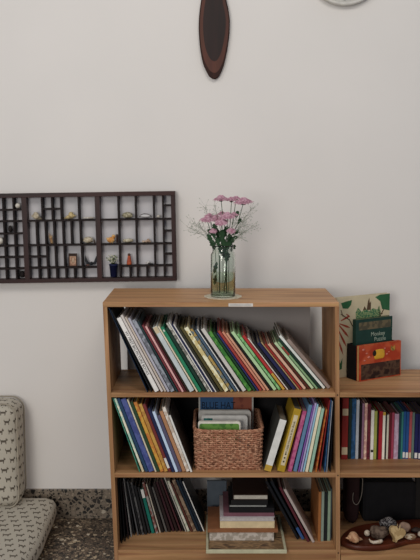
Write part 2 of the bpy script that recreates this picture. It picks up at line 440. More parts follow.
top_books = lean_row(TOP, lambda x: 389-max(0, (x-230)/100)*2.6, lambda x: .004+max(0, (x-230)/100)*.040, lambda x: (25.8+(x-147)/184*15.0)*D2R, Z2, 'top shelf', 'picture books leaning on the top shelf', -1, lambda i: random.uniform(.19, .25), nm_top)
r, t, L = top_books[2]
text('MY FIRST BIG PICTURE BOOKS', t*.85, plain('2b2a29'), r, (t/2, -.0003, L*.52), (math.pi/2, math.pi/2, 0), squash=min(1.0, L*.9/(t*.85*15.2)))
# --- middle shelf, left
MIDL = [(139.2,142,398,'teal green','3f8d78:5fa58c',()),(142,145.5,398,'pale mint','a9c6b4:d8d3bd',((.0,.13,'c',.05),)),(145.5,149,399,'dark blue','2c4866',()),(149,155,400,'periwinkle blue','56629a:465088',()),
(155,157,400,'thin cream','c9bfa6',()),(157,160.5,403,'dark green','2f4a33',()),(160.5,164.5,403,'orange patterned','c87f3f:d6a548',()),(164.5,168.5,405,'golden yellow','cfa254:b98745',()),
(168.5,172,405,'dark red','7a3636',((.05,.2,'w',.1),)),(172,175.5,409,'navy','252c4e',()),(175.5,178.8,412,'pale blue','b5c6da',()),(178.8,182.5,416,'lavender grey','5f5a72',()),
(182.5,186.5,412,'tan orange','b98863',()),(186.5,190.5,408,'off-white','d6cfc5:b9a99a',()),(190.5,193,415,'thin white-spined','3a332e',((.0,.995,'w',.03),))]
nm_ml = lambda c, i, n: f'{c} book leaning left of the wicker basket, {ordinal(i, n, "").strip()}'
lean_row(MIDL, lambda x: 471, lambda x: .006, lambda x: (20.3-(x-138)/55*1.5)*D2R, Z3, '', 'books left of the basket', -1, lambda i: random.uniform(.16, .21), nm_ml)
# --- middle shelf, right
MIDR = [(263,271,421,'white-spined','4b4b46',((.0,.115,'y',.03),(.115,.995,'w',.03))),(276.5,284.5,410,'thick yellow','b8962f',((.1,.9,'c',.22),)),(286,291.8,412,'hot pink','b4527f:c86f93',()),(292,297,406,'grey blue','5b7a96',()),
(297,299.5,406,'purple','8a5fae',()),(299.5,302,404,'pale violet','a69ac0',()),(302,304.5,405,'light blue','8db3c4',()),(304.5,308.2,408,'cream','d5cbb0',()),
(308.2,312,409,'grey green','8fae9a',()),(313.3,317,410,'orange','c47a3d:b0522f',()),(317,320.5,401,'red','94302f',()),(320.5,325.3,401,'blue','3f6d9e:31557f',()),
(325.5,327.3,402,'silvery thin','8b8f95',()),(327.3,331,402,'black','17171a',())]
nm_mr = lambda c, i, n: f'{c} book right of the wicker basket, {ordinal(i, n, "").strip()}'
mr = lean_row(MIDR, lambda x: 471.5, lambda x: .006, lambda x: (16-(x-263)/20*3 if x < 284 else 13-(x-284)/45*6)*D2R, Z3, '', 'books right of the basket', 1, lambda i: random.uniform(.16, .2), nm_mr)
r, t, L = mr[1]
text('A Little House in the Book', t*.42, plain('3a3630'), r, (-t/2, -.0007, L*.55), (math.pi/2, -math.pi/2, 0), squash=min(1.0, L*.6/(t*.42*11.5)))
for q in (.16, .22, .28): MB().lathe([(.0001, 0), (t*.12, 0), (t*.12, .0003), (.0001, .0003)], 12, (-t/2, -.0005, L*q), 'y').build('spine_dot', BAND['k'], r)
# --- low unit, upright books
RU = [(341,347.3,398,'red and cream','94302c',((.08,.2,'c',.04),(.72,.83,'c',.04))),(347.8,351,399,'dark green','26352f',()),(351,355.3,399,'blue','2f5f8c:274a6e',((.3,.75,'b',.3),)),(355.3,358.3,400,'silver white','a9adb3',()),
(358.3,361.3,405,'black','1e1a1c',()),(361.3,363.5,404,'mauve','8a6a80',()),(363.5,366.2,403,'cream and pink','d5bfa8:b98b84',()),(366.2,369.8,404,'maroon','77303a:5a2530',()),
(369.8,373,410,'white','d6d2c9',((.15,.2,'k',.1),)),(373,376.3,411,'yellow green','a6ab58',()),(376.3,377.8,413,'dark brown','2f231f',()),(377.8,381.5,411,'bright red','a82732',()),
(381.5,384.3,412,'cream white','d9d4c4',((.93,1,'y',.02),)),(384.3,386,414,'dark','2b2526',()),(386,388,415,'pale','c3bdab',()),(388,391,413,'dark red','64242b',()),
(391,393.6,413,'pinkish red','a5465a',()),(393.6,398,414,'lilac','b39fb0:a3869a',()),(398,400.3,413,'dark teal','23424a',()),(400.3,402.5,412,'teal','3d8078',()),
(402.5,405.2,412,'blue','2b5a94',((.02,.14,'w',.1),)),(405.2,408.3,412,'royal blue','2d548c',((.02,.14,'w',.1),)),(408.3,411,412,'coral red','b3585a',((.02,.14,'c',.1),)),(411,414,413,'grey green','6d8078',()),
(414,417.5,414,'navy','26285a',((.02,.14,'w',.1),)),(417.5,421,414,'indigo','2c2a5c',((.02,.14,'w',.1),)),(421,424.5,414,'violet','3c2f62',())]
YR = .135
for i, rw in enumerate(RU):
    p0, p1 = U(rw[0], 459, YR), U(rw[1], 459, YR); tp = U(rw[0], rw[2], YR)
    book(f'{rw[3]} book upright in the low unit, {ordinal(i, len(RU), "").strip()}', p0.x, YR+random.uniform(-.006, .004), Z3, 0, p1.x-p0.x-.0005, tp.z-Z3, random.uniform(.12, .16),
         colmat(rw[4]), 'upright books in the low unit', hard=random.random() < .4, bands=tuple((f0, f1, BAND[k], ins) for (f0, f1, k, ins) in rw[5]))
# --- bottom shelf, left: large dark books
BOT = [(121,124.5,481,'black','17181a',()),(124.5,128,480,'jet black','1a1a1d',()),(128,131,482,'dark plum','2a2023',()),(131,134,479,'grey edged','8d8d8b',()),(134,137.5,481,'charcoal','232427',()),
(137.5,140,482,'dark grey','5c5c5e',()),(140,142,484,'soot black','202123',()),(142,145,483,'medium grey','646464:3a3a3c',()),(145,148.5,486,'dull black','1f2022',()),(148.5,151.5,488,'slate black','2a2c2e',()),
(151.5,156,490,'teal green','1d7264',((.8,.99,'w',.05),)),(156,159.5,483,'grey and red','8f8a84:7c4a44',()),(159.5,161.5,485,'pale edged','b5ad9e',()),(161.5,165.5,486,'brown black','221d1c',()),
(165.5,168.5,488,'ash grey','5f5d5a',()),(168.5,172.5,484,'dark brown','2b2120',()),(172.5,176,483,'dark maroon','3d2228',()),(176,180,482,'deep brown','2d1f1e',()),
(180,183,480,'wine red','4b2a2e',()),(183,185.5,478,'black','1d1a1a',()),(185.5,187.5,478,'light grey','aaa79f',()),(187.5,191,482,'pale green','a3ab98:c6c2b4',()),
(191,193.5,484,'rust brown','5b342c',()),(193.5,197.5,481,'tan','8d7a66:6e5a4c',()),(197.5,200.5,481,'dark blue','1b2a38',()),(200.5,203.5,481,'blue black','18222d',()),(203.5,205,482,'slim white-spined','24211f',((.0,.99,'w',.03),))]
def ang_b(x):
    pts = [(121, 5.5), (133, 9.5), (154, 13.5), (175, 18), (190, 21.5), (206, 22)]
    for (a0, b0), (a1, b1) in zip(pts, pts[1:]):
        if x <= a1: return (b0+(b1-b0)*(x-a0)/(a1-a0))*D2R
    return 22*D2R
def yb(x):
    return .045+.065*min(1, max(0, (x-121)/12)) + .03*min(1, max(0, (x-133)/40))
nm_b = lambda c, i, n: f'{c} large book leaning on the bottom shelf, {ordinal(i, n, "").strip()}'
lean_row(BOT, lambda x: 539, yb, ang_b, Z4, '', 'large books on the bottom shelf', -1, lambda i: random.uniform(.14, .165), nm_b)
# --- bottom shelf, right
def lean_one(label, xb, yb_, xt, yt, y, t, col, d=.2, bands=()):
    p = U(xb, yb_, y); q = U(xt, yt, y)
    an = math.atan2(q.x-p.x, q.z-Z4); L = (q.z-Z4)/math.cos(an)
    return book(label, p.x, y, Z4, an, t, L, d, colmat(col), None, bands=bands)
lean_one('black book leaning left beside the flat stack on the bottom shelf', 297, 536, 265, 482, .08, .010, '191a1e', .17)
lean_one('dark book with a blue lower spine leaning beside the flat stack', 302, 537, 270, 482, .08, .010, '1c2026', .17, ((0, .2, plain('3c5f96'), .02),))
lean_one('dark red book leaning left, second from the upright books', 307.5, 541, 279, 488, .06, .009, '5a2a31', .18)
lean_one('black book with pale page edges leaning toward the flat stack', 312.5, 542, 283.5, 490, .055, .009, 'a59a93', .18)
STB = [(318.8,321.8,492,'orange-brown covered','a0683c'),(321.8,324.8,492,'grey green','7d8a80'),(325,328.2,493,'black spined','23282a'),(328.4,331.4,492,'pale green','7f9280'),(331.4,332.6,490,'slate','4d565c')]
for i, (x0, x1, yt, c, h) in enumerate(STB):
    y = .066; p0, p1, q = U(x0, 541, y), U(x1, 541, y), U(x0, yt, y)
    bb = book(f'{c} book standing upright on the bottom shelf, {ordinal(i, 5, "of five")}', p0.x-.0035, y+i*.002, Z4, 0, p1.x-p0.x-.0006, q.z-Z4, .21, colmat(h), 'upright books at the right end of the bottom shelf')

# --- flat stack
def flat_book(label, px0, px1, z0, t, y0, d, cover, pages, name='book', hard=True, spine=False, rot=0):
    a, b = U(px0, 525, y0).x, U(px1, 525, y0).x
    cx = (a+b)/2; w2 = (b-a)/2
    r = thing(name, label, 'book', (cx, y0, z0), (0, 0, rot), 'books stacked flat on the bottom shelf')
    c = min(.0022, t*.16); e = .003 if hard else .0008
    if spine:
        prof = [(0, 0), (0, t), (d, t), (d, t-c), (c, t-c), (c, c), (d, c), (d, 0)]
        MB().prism(prof[::-1], -w2, w2, axis=0).build('cover', cover, r)
        MB().box(-w2+e, w2-e, c, d-e, c, t-c).build('pages', pages, r)
    else:
        m = MB(); m.box(-w2, w2, 0, d, 0, c); m.box(-w2, w2, 0, d, t-c, t); m.box(-w2, -w2+c, 0, d, c, t-c)
        m.build('cover', cover, r)
        MB().box(-w2+c, w2-e, e, d-e, c, t-c).build('pages', pages, r)
    return r
y0 = -.026
a, b = U(206, 549, y0).x, U(287, 549, y0).x
tr = thing('frame_tray', 'cream-rimmed shallow picture tray under the flat stack on the bottom shelf', 'tray', ((a+b)/2, y0, Z4+.0005))
w2 = (b-a)/2; TD = .290; rim = .0085; crm = plain('c8c3a3', .5)
m = MB(); m.box(-w2, w2, 0, rim, 0, .013, None, .0015); m.box(-w2, w2, TD-rim, TD, 0, .013, None, .0015)
m.box(-w2, -w2+rim, rim, TD-rim, 0, .013, None, .0015); m.box(w2-rim, w2, rim, TD-rim, 0, .013, None, .0015); m.build('rim', crm, tr)
MB().box(-w2+rim, w2-rim, rim, TD-rim, .001, .006).build('picture_base', blotch('7b6349', 'a3835e', 22, .5, '5a4636', (1, 3, 1)), tr)
z = Z4+.0072; ys = .060
st = [('grey patterned book lying at the bottom of the flat stack', 209.5, 274, .032, 'b7aea4:958b80', 'bdb6ab', True),
('thin orange-brown book lying near the bottom of the flat stack', 207.5, 278, .014, '8f5f40', 'c9b795', True),
('cream thick book lying in the middle of the flat stack', 220, 274.5, .027, 'c4b28e', 'cbbb98', True),
('white book lying above the thick cream one in the flat stack', 220, 274.5, .016, 'aaa3a5', 'bdb6b2', False),
('maroon book lying above the white one in the flat stack', 223.5, 274, .014, '77505a', '8d5d62', True),
('black book lying above the maroon one in the flat stack', 229, 274, .018, '1b1a1c', '2e2b2b', True),
('black book with pale pages, third from the top of the flat stack', 229, 267, .010, '1b1a1b', '9c9c98', False),
('black book, second from the top of the flat stack', 231, 267.5, .017, '1c1b1c', '1f1d1d', True),
('brown-covered book with white page edges topmost on the flat stack', 233, 268, .020, '33231d', 'bdb6a8', False)]
for i, (lab, p0, p1, t, cv, pg, spn) in enumerate(st):
    flat_book(lab, p0, p1, z, t, ys + (0, -.004, .002, .0, .004, .003, .006, .007, .008)[i], .19 if i < 5 else .17, colmat(cv), plain(pg, .8, .12, 160), spine=spn)
    z += t+.0003
# grey-blue book standing behind the stack's left end
p = U(206, 522, .24); q = U(221.5, 498, .24)
g = thing('book', 'grey-blue book standing face out behind the left of the flat stack', 'book', (p.x+.004, .283, Z4+.003), (-.06, 0, 0))
MB().box(0, .075, 0, .002, 0, .135).box(0, .075, .012, .014, 0, .135).box(0, .002, .002, .012, 0, .135).build('cover', plain('565f68', .5), g)
MB().box(.002, .073, .002, .012, .002, .133).build('pages', PAGE_SHADED[1], g)

# ------------------------------------------------------------------ basket and what is in it
BX0, BX1 = U(193.5, 470, .02).x, U(263.5, 470, .02).x
bw, bd, bh = (BX1-BX0), .25, .142
bkx = (BX0+BX1)/2
bs = thing('wicker_basket', 'brown woven wicker basket full of books on the middle shelf', 'basket', (bkx, .02+bd/2, Z3))
wick = blotch('a8745a', 'cc9c7d', 60, .65, '8a5d47')
def rrect(hw, hd, r, step=.0045):
    pts = []
    for (cx, cy, a0) in ((hw-r, hd-r, 0), (-hw+r, hd-r, 90), (-hw+r, -hd+r, 180), (hw-r, -hd+r, 270)):
        for k in range(7): 
            a = (a0+k*15)*D2R; pts.append((cx+r*math.cos(a), cy+r*math.sin(a), math.cos(a), math.sin(a)))
    out = []
    for i in range(len(pts)):
        p, q = pts[i], pts[(i+1) % len(pts)]
        dd = math.hypot(q[0]-p[0], q[1]-p[1]); k = max(1, int(dd/step))
        for j in range(k):
            f = j/k; nx, ny = p[2]*(1-f)+q[2]*f, p[3]*(1-f)+q[3]*f; ln = math.hypot(nx, ny)
            out.append((p[0]*(1-f)+q[0]*f, p[1]*(1-f)+q[1]*f, nx/ln, ny/ln))
    return out
def dip(x, y):   # the rim sags between raised corners
    return .010*(abs(x)/(bw/2))**6 + .004*(abs(y)/(bd/2))**6
weave = MB(); ROWS = 19; NST = 58
for rI in range(ROWS):
    f = (rI+.5)/ROWS; fl = .97+.03*f
    P = rrect(bw/2*fl-.004, bd/2*fl-.004, .022)
    n = len(P); pts = []
    ph = math.pi*(rI % 2)
    for i, (x, y, nx, ny) in enumerate(P):
        wv = .0026*math.sin(ph + NST*math.pi*i/n) + random.uniform(-.0006, .0006)
        zz = .006+(bh-.010)*f + dip(x, y)*f + random.uniform(-.0008, .0008)
        pts.append((x+nx*wv, y+ny*wv, zz))
    weave.tube(pts, .0036, 5, closed=True)
weave.build('woven_wall', wick, bs)
stk = MB(); P0 = rrect(bw/2*.97-.004, bd/2*.97-.004, .022); P1 = rrect(bw/2-.004, bd/2-.004, .022)
for k in range(NST):
    i = int((k+.5)*len(P0)/NST) % len(P0); j = int((k+.5)*len(P1)/NST) % len(P1)
    a, b = P0[i], P1[j]; stk.tube([(a[0], a[1], .002), (b[0], b[1], bh-.002+dip(b[0], b[1]))], .0024, 5)
stk.build('stakes', wick, bs)
rimb = MB()
for s_ in (0, 1, 2):
    P = rrect(bw/2-.003, bd/2-.003, .024); n = len(P)
    rimb.tube([(x+nx*.003*math.sin(i*.55+s_*2.09), y+ny*.003*math.sin(i*.55+s_*2.09), bh-.002+dip(x, y)+.003*math.cos(i*.55+s_*2.09)) for i, (x, y, nx, ny) in enumerate(P)], .0034, 5, closed=True)
rimb.build('rim', wick, bs)
MB().box(-bw/2*.97+.006, bw/2*.97-.006, -bd/2*.97+.006, bd/2*.97-.006, .0005, .005).build('base', wick, bs)
def rounded(w, h, r, k=6):
    out = []
    for (cx, cy, a0) in ((w-r, h-r, 0), (r, h-r, 90), (r, r, 180), (w-r, r, 270)):
        for j in range(k+1):
            a = (a0+90*j/k)*D2R; out.append((cx+r*math.cos(a), cy+r*math.sin(a)))
    return out
def face_book(label, px0, px1, pyt, y, t, col, r=.002, lean=.05, edge=None, name='book', group='books standing in the wicker basket', zb=None):
    zb = Z3+.0055 if zb is None else zb
    a, b = U(px0, pyt, y), U(px1, pyt, y)
    a.x = max(a.x, bkx-bw/2*.97+.012)
    q = thing(name, label, 'book', (a.x, y-math.sin(lean)*(a.z-zb), zb), (-lean, 0, 0), group)
    wd, h = b.x-a.x, (a.z-zb)/math.cos(lean)
    P = rounded(wd, h, r)
    MB().prism(P[::-1], 0, .0022, axis=1).build('front_cover', colmat(col) if isinstance(col, str) else col, q)
    MB().prism(P[::-1], t-.0022, t, axis=1).build('back_cover', colmat(edge or col) if isinstance(edge or col, str) else col, q)
    MB().prism([(x*(1-.004/wd)+.002, z*(1-.004/h)+.002) for x, z in P][::-1], .0022, t-.0022, axis=1).build('pages', PAGE_SHADED[2], q)
    return q, wd, h
q, wd, h = face_book('blue and red picture book lettered BLUE HAT at the back of the basket', 197, 253.5, 394.5, .215, .012, '335a86', .002, .02, '9c9891')
MB().box(wd*.63, wd-.006, -.0005, 0, h*.3, h-.002).build('cover_panel', blotch('7a4034', '93533f', 30, .5), q)
text('BLUE HAT', .036, plain('10151f'), q, (wd*.36, -.0006, h-.042), (math.pi/2, 0, 0), squash=.78)
MB().box(.000, .006, -.0004, .0, .01, h-.002).build('cover_edge', plain('b9b6ae'), q); MB().box(wd-.006, wd, -.0004, .0, .01, h-.002).build('cover_edge', plain('b9b6ae'), q)
q, wd, h = face_book('grey-bordered board book with rounded corners in the basket', 195, 251, 410.5, .17, .014, 'b9b6b0', .012, .05)
MB().prism([(x*.86+wd*.07, z*.90) for x, z in rounded(wd, h, .012)][::-1], -.0004, 0.0001, axis=1).build('cover_panel', plain('a09789'), q)
q, wd, h = face_book('white board book with a small teal badge in the basket', 201.5, 247.5, 415.5, .135, .012, 'd2d0cb', .010, .05)
MB().box(wd*.05, wd*.24, -.0005, 0, h-.028, h-.010, None, .0002).build('badge', blotch('2f7d78', '4f9d94', 90, .5), q)
q, wd, h = face_book('green board book with a cream top edge at the front of the basket', 194.5, 240.5, 421.5, .075, .014, 'd2cdc0', .008, .06)
MB().prism([(x*.94+wd*.03, z*.95) for x, z in rounded(wd, h, .008)][::-1], -.0006, 0.0001, axis=1).build('cover_panel', blotch('4d7a36', '6d9a48', 40, .5), q)

# ------------------------------------------------------------------ bottom right: tray of shells, black case, bag
pl = UZ(340, 541, Z4); 
outl = [(341,540.5),(352,545),(368,546.5),(384,545.5),(400,542),(412,539),(430,538),(446,537),(446,527),(428,519.5),(405,519.5),(385,521.5),(365,524),(350,528),(341.5,535)]
pts = [UZ(x, y, Z4+.022) for x, y in outl]
cx = sum(p.x for p in pts)/len(pts); cy = sum(p.y for p in pts)/len(pts)
def smooth_loop(P, k=4):
    out = []; n = len(P)
    for i in range(n):
        p0, p1, p2, p3 = P[i-1], P[i], P[(i+1) % n], P[(i+2) % n]
        for j in range(k):
            t = j/k
            out.append(.5*((2*p1)+(p2-p0)*t+(2*p0-5*p1+4*p2-p3)*t*t+(3*p1-p0-3*p2+p3)*t**3))
    return out
loop = smooth_loop([Vector((p.x-cx, p.y-cy)) for p in pts])
board = thing('wooden_board', 'curvy dark red-brown wooden board of shells and stones in the low unit', 'tray', (cx, cy, Z4+.0006))
redw = wood('red_wood', '431f14', '6e3520', 0, .35)
m = MB(); 
lv = [(0, .94), (.003, .985), (.010, 1.0), (.018, .995), (.022, .965), (.0205, .93)]
rings = [[m.bm.verts.new((p.x*s, p.y*s, zz)) for p in loop] for zz, s in lv]
for A, B in zip(rings, rings[1:]):
    for i in range(len(A)): m._face([A[i], A[(i+1) % len(A)], B[(i+1) % len(A)], B[i]], True)
m._face(rings[0][::-1]); m._face(rings[-1]); m.build('board', redw, board)
BZ = Z4+.0232
def pebble(name, label, px, py, rad, mat, amp=.15, seed=1, cat='stone', freq=1.6, pw=None, rot=None, group='finds on the wooden board'):
    p = UZ(px, py, BZ)
    o = MB().blob((0, 0, rad[2]*.93), rad, 3, amp, freq, seed, rot, pw).build(name, mat, None, (p.x, p.y, BZ))
    o.location.z -= min(v.co.z for v in o.data.vertices)-.0004
    return tag(o, label, cat, group)
pebble('stone', 'rough grey-brown stone behind the small white shell on the board', 379, 538.5, (.033, .024, .021), blotch('54443a', '705e50', 60, .8), .5, 3)
pebble('stone', 'pinkish round pebble at the back of the wooden board', 404, 533, (.022, .017, .020), plain('a88b78', .7, .2, 40), .12, 4)
pebble('stone', 'black and white speckled stone at the back of the board', 388, 531.5, (.032, .018, .026), blotch('2b2627', '8f8a88', 110, .6, '1d1a1b'), .2, 8)
# heart-shaped cream stone
p = UZ(397.5, 543, BZ)
heart = []
for k in range(40):
    a = 2*math.pi*k/40
    heart.append((.0022*16*math.sin(a)**3*.85, .0024*(13*math.cos(a)-5*math.cos(2*a)-2*math.cos(3*a)-math.cos(4*a))*.75))
m = MB(); m.prism(heart[::-1], -.012, .012, axis=1)
bmesh.ops.bevel(m.bm, geom=m.bm.edges[:], offset=.003, segments=2, affect='EDGES')
tag(m.build('stone', blotch('c7ac7e', 'ad9064', 50, .7), None, (p.x, p.y+.014, BZ+.0315), (-.35, .38, .1)), 'cream heart-shaped stone leaning in the middle of the board', 'stone', 'finds on the wooden board')
pebble('shell', 'small round whitish snail shell left of the rough stone', 367, 536, (.011, .010, .011), blotch('b7a590', 'd4c6b2', 120, .5), .1, 5, 'shell')
# conch-like shells
def conch(label, px, py, s, mat, rz=0, z=None, y=None, group='finds on the wooden board', tail=1.0, fat=1.0):
    p = UZ(px, py, BZ) if y is None else U(px, py, y)
    z = BZ if z is None else z
    m = MB(); n = 60; pts = []; rr = []
    for i in range(n):
        t = i/(n-1); a = t*math.pi*5.2; R = s*.34*t**1.4*fat
        pts.append((s*(-.5+.62*t), R*math.cos(a)*.55, s*.36*fat+R*math.sin(a)*.55)); rr.append(s*(.03+.27*t**1.3*fat))
    m.tube(pts, rr, 10)
    m.tube([(s*.05, 0, s*.3*fat), (s*.35, s*.03, s*.2), (s*.62*tail, s*.05, s*.12), (s*.8*tail, s*.06, s*.06)], [s*.26*fat, s*.2*fat, s*.1, s*.03], 10)
    return tag(m.build('shell', mat, None, (p.x, p.y, z+.001), (0, 0, rz)), label, 'shell', group)
conch('tan conch shell at the left end of the wooden board', 352.5, 542.5, .052, blotch('a9795a', 'c79d79', 60, .5), .25)
# curved white shell
p = UZ(376, 543.6, BZ)
m = MB(); m.tube([(-.024, .004, .016), (-.020, .0, .009), (-.010, -.003, .006), (.002, -.002, .0065), (.014, 0, .008), (.022, .002, .010)], [.0015, .004, .0055, .006, .0075, .006], 10)
tag(m.build('shell', blotch('d3c5b4', 'bba890', 80, .5), None, (p.x, p.y, BZ)), 'white curved shell with a raised tip at the front of the board', 'shell', 'finds on the wooden board')
pebble('shell', 'white and brown striped shell at the right of the board', 410.5, 539.5, (.021, .013, .010), blotch('cbbba3', '8a6d53', 45, .5, None, (1, 3, 1)), .15, 9, 'shell')
pebble('shell', 'pale shell at the right edge of the photo on the board', 421, 537, (.012, .012, .011), plain('c9b9a8', .5, .15), .15, 12, 'shell')
pebble('stone', 'dark flat stone at the back right of the board', 416, 532, (.018, .012, .008), plain('3a302c', .6, .2), .2, 14)
# black case behind the board
yc = .235
a, b = U(363, 500, yc), U(415.5, 500, yc); zt = U(390, 482.3, yc).z
cs = thing('black_case', 'black soft-cornered case standing behind the wooden board in the low unit', 'case', ((a.x+b.x)/2, yc, Z4+.0006))
wd = b.x-a.x
m = MB(); m.prism([(x-wd/2, z) for x, z in rounded(wd, zt-Z4, .012)][::-1], 0, .075, axis=1); m.build('body', plain('141315', .7, .2), cs)
MB().prism([(x*.9-wd*.45, z*.9+.012) for x, z in rounded(wd, zt-Z4, .012)][::-1], -.002, .0005, axis=1).build('front_panel', plain('171618', .6, .2), cs)
# dark bag with a cord at the left
a, b = U(343.5, 500, .2), U(360.5, 500, .2)
bag = thing('cloth_bag', 'dark brown cloth bag with a pale cord in the low unit', 'bag', ((a.x+b.x)/2+.002, .235, Z4+.002))
m = MB(); hb = Z3-TH-Z4-.026
m.blob((0, 0, hb/2), ((b.x-a.x)/2-.005, .045, hb/2-.004), 4, .06, 3, 2, None, .45); m.build('body', plain('2b1a1a', .9, .2), bag)
pc = [U(x, y, .17) for x, y in ((362, 478.5), (362.3, 488), (361, 497), (358.5, 503), (355.5, 504.5), (353, 501), (353, 495), (354.5, 491))]
cr = smooth_loop(pc, 4)[:-4]
m = MB(); m.tube([p - Vector(bag.location) for p in cr], .0014, 6); o = m.build('cord', plain('857c72', .7), bag); o['label'] = 'pale thin cord hanging in a loop'
p = U(417, 492, .22)
tg = thing('metal_clip', 'grey metal clip at the right edge of the low unit', 'clip', (p.x+.012, .23, Z4+.0006))
m = MB(); m.tube([(-.008, 0, .18), (-.008, -.01, .214), (.004, -.012, .222), (.014, -.012, .214), (.014, 0, .18), (.014, 0, .0)], .002, 6); m.build('wire', plain('777a7d', .35, .05, 30, .8), tg)
MB().box(-.012, .03, .002, .03, 0, .18, None, .003).build('block', plain('24211f', .7), tg)

# ------------------------------------------------------------------ books in the holder on the low unit
RZ = 29*D2R
BLZ = Z2
base = UZ(359, 382, BLZ)
def loc_on(dx, dy): return Vector((base.x + dx*math.cos(RZ) - dy*math.sin(RZ), base.y + dx*math.sin(RZ) + dy*math.cos(RZ), BLZ+.0006))
cam_scale = (CAM-base).length/F_PX
RW, RH = .198, .131
# red book
q = thing('book', 'red picture book with dark brown lower cover standing on the low unit', 'book', loc_on(0, 0), (-.03, 0, RZ))
MB().box(0, RW, 0, .002, 0, RH).box(0, RW, .012, .014, 0, RH).box(RW-.002, RW, .002, .012, 0, RH).build('cover', blotch('a83c22', 'bd5433', 16, .45), q)
MB().box(.001, RW-.002, .002, .012, .002, RH-.002).build('pages', plain('c5a26a', .7, .1, 150), q)
MB().box(.009, RW-.004, -.0006, .0, .004, .061).build('cover_panel', blotch('3d2822', '5a4334', 25, .4, '2a1b18'), q)
red = MB(); red.blob((.095, -.0001, .092), (.026, .0012, .019), 2, .2, 2, 3, None, .6); red.build('yellow_motif', plain('d3a132', .5), q)
MB().blob((.071, -.0008, .097), (.009, .001, .0115), 2).build('dark_motif', plain('262018', .5), q)
m = MB()
for (x, z, s) in ((.02, .115, .008), (.035, .1, .006), (.045, .085, .008), (.13, .088, .006), (.14, .095, .004), (.025, .075, .006), (.12, .11, .005)): m.blob((x, -.0003, z), (s, .0008, s*.6), 1)
m.build('printed_flowers', plain('c97a6a', .5), q)
m = MB(); m.prism([(.148, .102), (.150, .118), (.158, .110), (.167, .118), (.170, .100), (.158, .096)], -.0007, .0, axis=1); m.build('printed_leaf', blotch('b58b3d', '7a6a34', 60), q)
# black box holder
BT = .052
hq = thing('book_box', 'black open-topped book box behind the red picture book', 'box', loc_on(-.001, .0185), (0, 0, RZ))
hk = plain('151417', .6)
hh = .128
MB().box(0, .190, 0, .003, 0, hh).build('front_panel', hk, hq); MB().box(0, .190, BT-.003, BT, 0, hh).build('back_panel', hk, hq)
MB().box(0, .003, .003, BT-.003, 0, hh).build('side_panel', hk, hq); MB().box(.187, .190, .003, BT-.003, 0, hh).build('side_panel', hk, hq)
MB().box(.003, .187, .003, BT-.003, 0, .003).build('base', hk, hq)
# green book in it
gh = .218
q = thing('book', 'dark green picture book lettered Monkey Puzzle in the black box', 'book', loc_on(.004, .026) + Vector((0, 0, .0035)), (-.02, 0, RZ))
GW = .172
MB().box(0, GW, 0, .002, 0, gh).box(0, GW, .016, .018, 0, gh).box(0, .002, .002, .016, 0, gh).build('cover', plain('1e3b33', .35, .2, 20), q)
MB().box(.002, GW-.002, .002, .016, .002, gh-.002).build('pages', plain('8d8a5c', .7), q)
MB().box(.014, GW-.008, -.0004, 0, gh-.040, gh-.012).build('cover_panel', blotch('4f4a3a', '6b6048', 40), q)
let = plain('98a595', .5)
text('Monkey', .022, let, q, (GW*.60, -.0006, gh-.060), (math.pi/2, 0, 0), squash=.95)
text('Puzzle', .022, let, q, (GW*.66, -.0006, gh-.080), (math.pi/2, 0, 0), squash=1.0)
# cream botanical book
CW, CHh = .252, .298
q = thing('book', 'tall cream book with green leaves and red flowers standing against the wall', 'book', loc_on(-.046, .077), (-.012, 0, RZ))
m = MB(); m.box(0, CW, 0, .0025, 0, CHh, None, .0008); m.box(0, CW, .0165, .019, 0, CHh, None, .0008); m.box(0, .0025, .0025, .0165, 0, CHh)
m.build('cover', plain('cdbf9e', .6, .06, 30), q)
MB().box(.0025, CW-.003, .0025, .0165, .003, CHh-.003).build('pages', PAGE_SHADED[0], q)
pr = MB()
def leaf2(m, pts): m.prism(pts, -.0005, .0003, axis=1)
G1, G2, RD, BRN = plain('2f5f3c', .6, .2), blotch('2f6a4c', '8a9a6a', 170, .6), plain('a04434', .6, .2), plain('5a4632', .6)
Zt = CHh
for pts in ([(.020, Zt-.020), (.028, Zt-.040), (.052, Zt-.043), (.066, Zt-.030), (.070, Zt-.012), (.040, Zt-.016)], [(.180, Zt-.010), (.205, Zt-.002), (CW-.001, Zt-.002), (CW-.001, Zt-.066), (.215, Zt-.058), (.205, Zt-.028)],
            [(.0, Zt-.235), (.012, Zt-.215), (.020, Zt-.245), (.030, Zt-.225), (.028, Zt-.265), (.010, Zt-.27)]):
    m = MB(); leaf2(m, pts); m.build('printed_leaf', G1, q)
m = MB(); leaf2(m, [(.088+(x-.068)*1.6, Zt-.048-(q_-.048)*1.25) for x, q_ in ((.082,.120),(.070,.080),(.068,.058),(.075,.044),(.085,.057),(.098,.050),(.108,.058),(.120,.050),(.133,.056),(.138,.044),(.143,.064),(.140,.120))][::-1])
m.build('printed_pineapple', G2, q)
for pts in ([(.140, Zt-.056), (.146, Zt-.022), (.152, Zt-.010), (.154, Zt-.032), (.160, Zt-.024), (.160, Zt-.056)], [(.122, Zt-.055), (.130, Zt-.040), (.139, Zt-.054)]):
    m = MB(); leaf2(m, pts[::-1]); m.build('printed_crown', BRN, q)
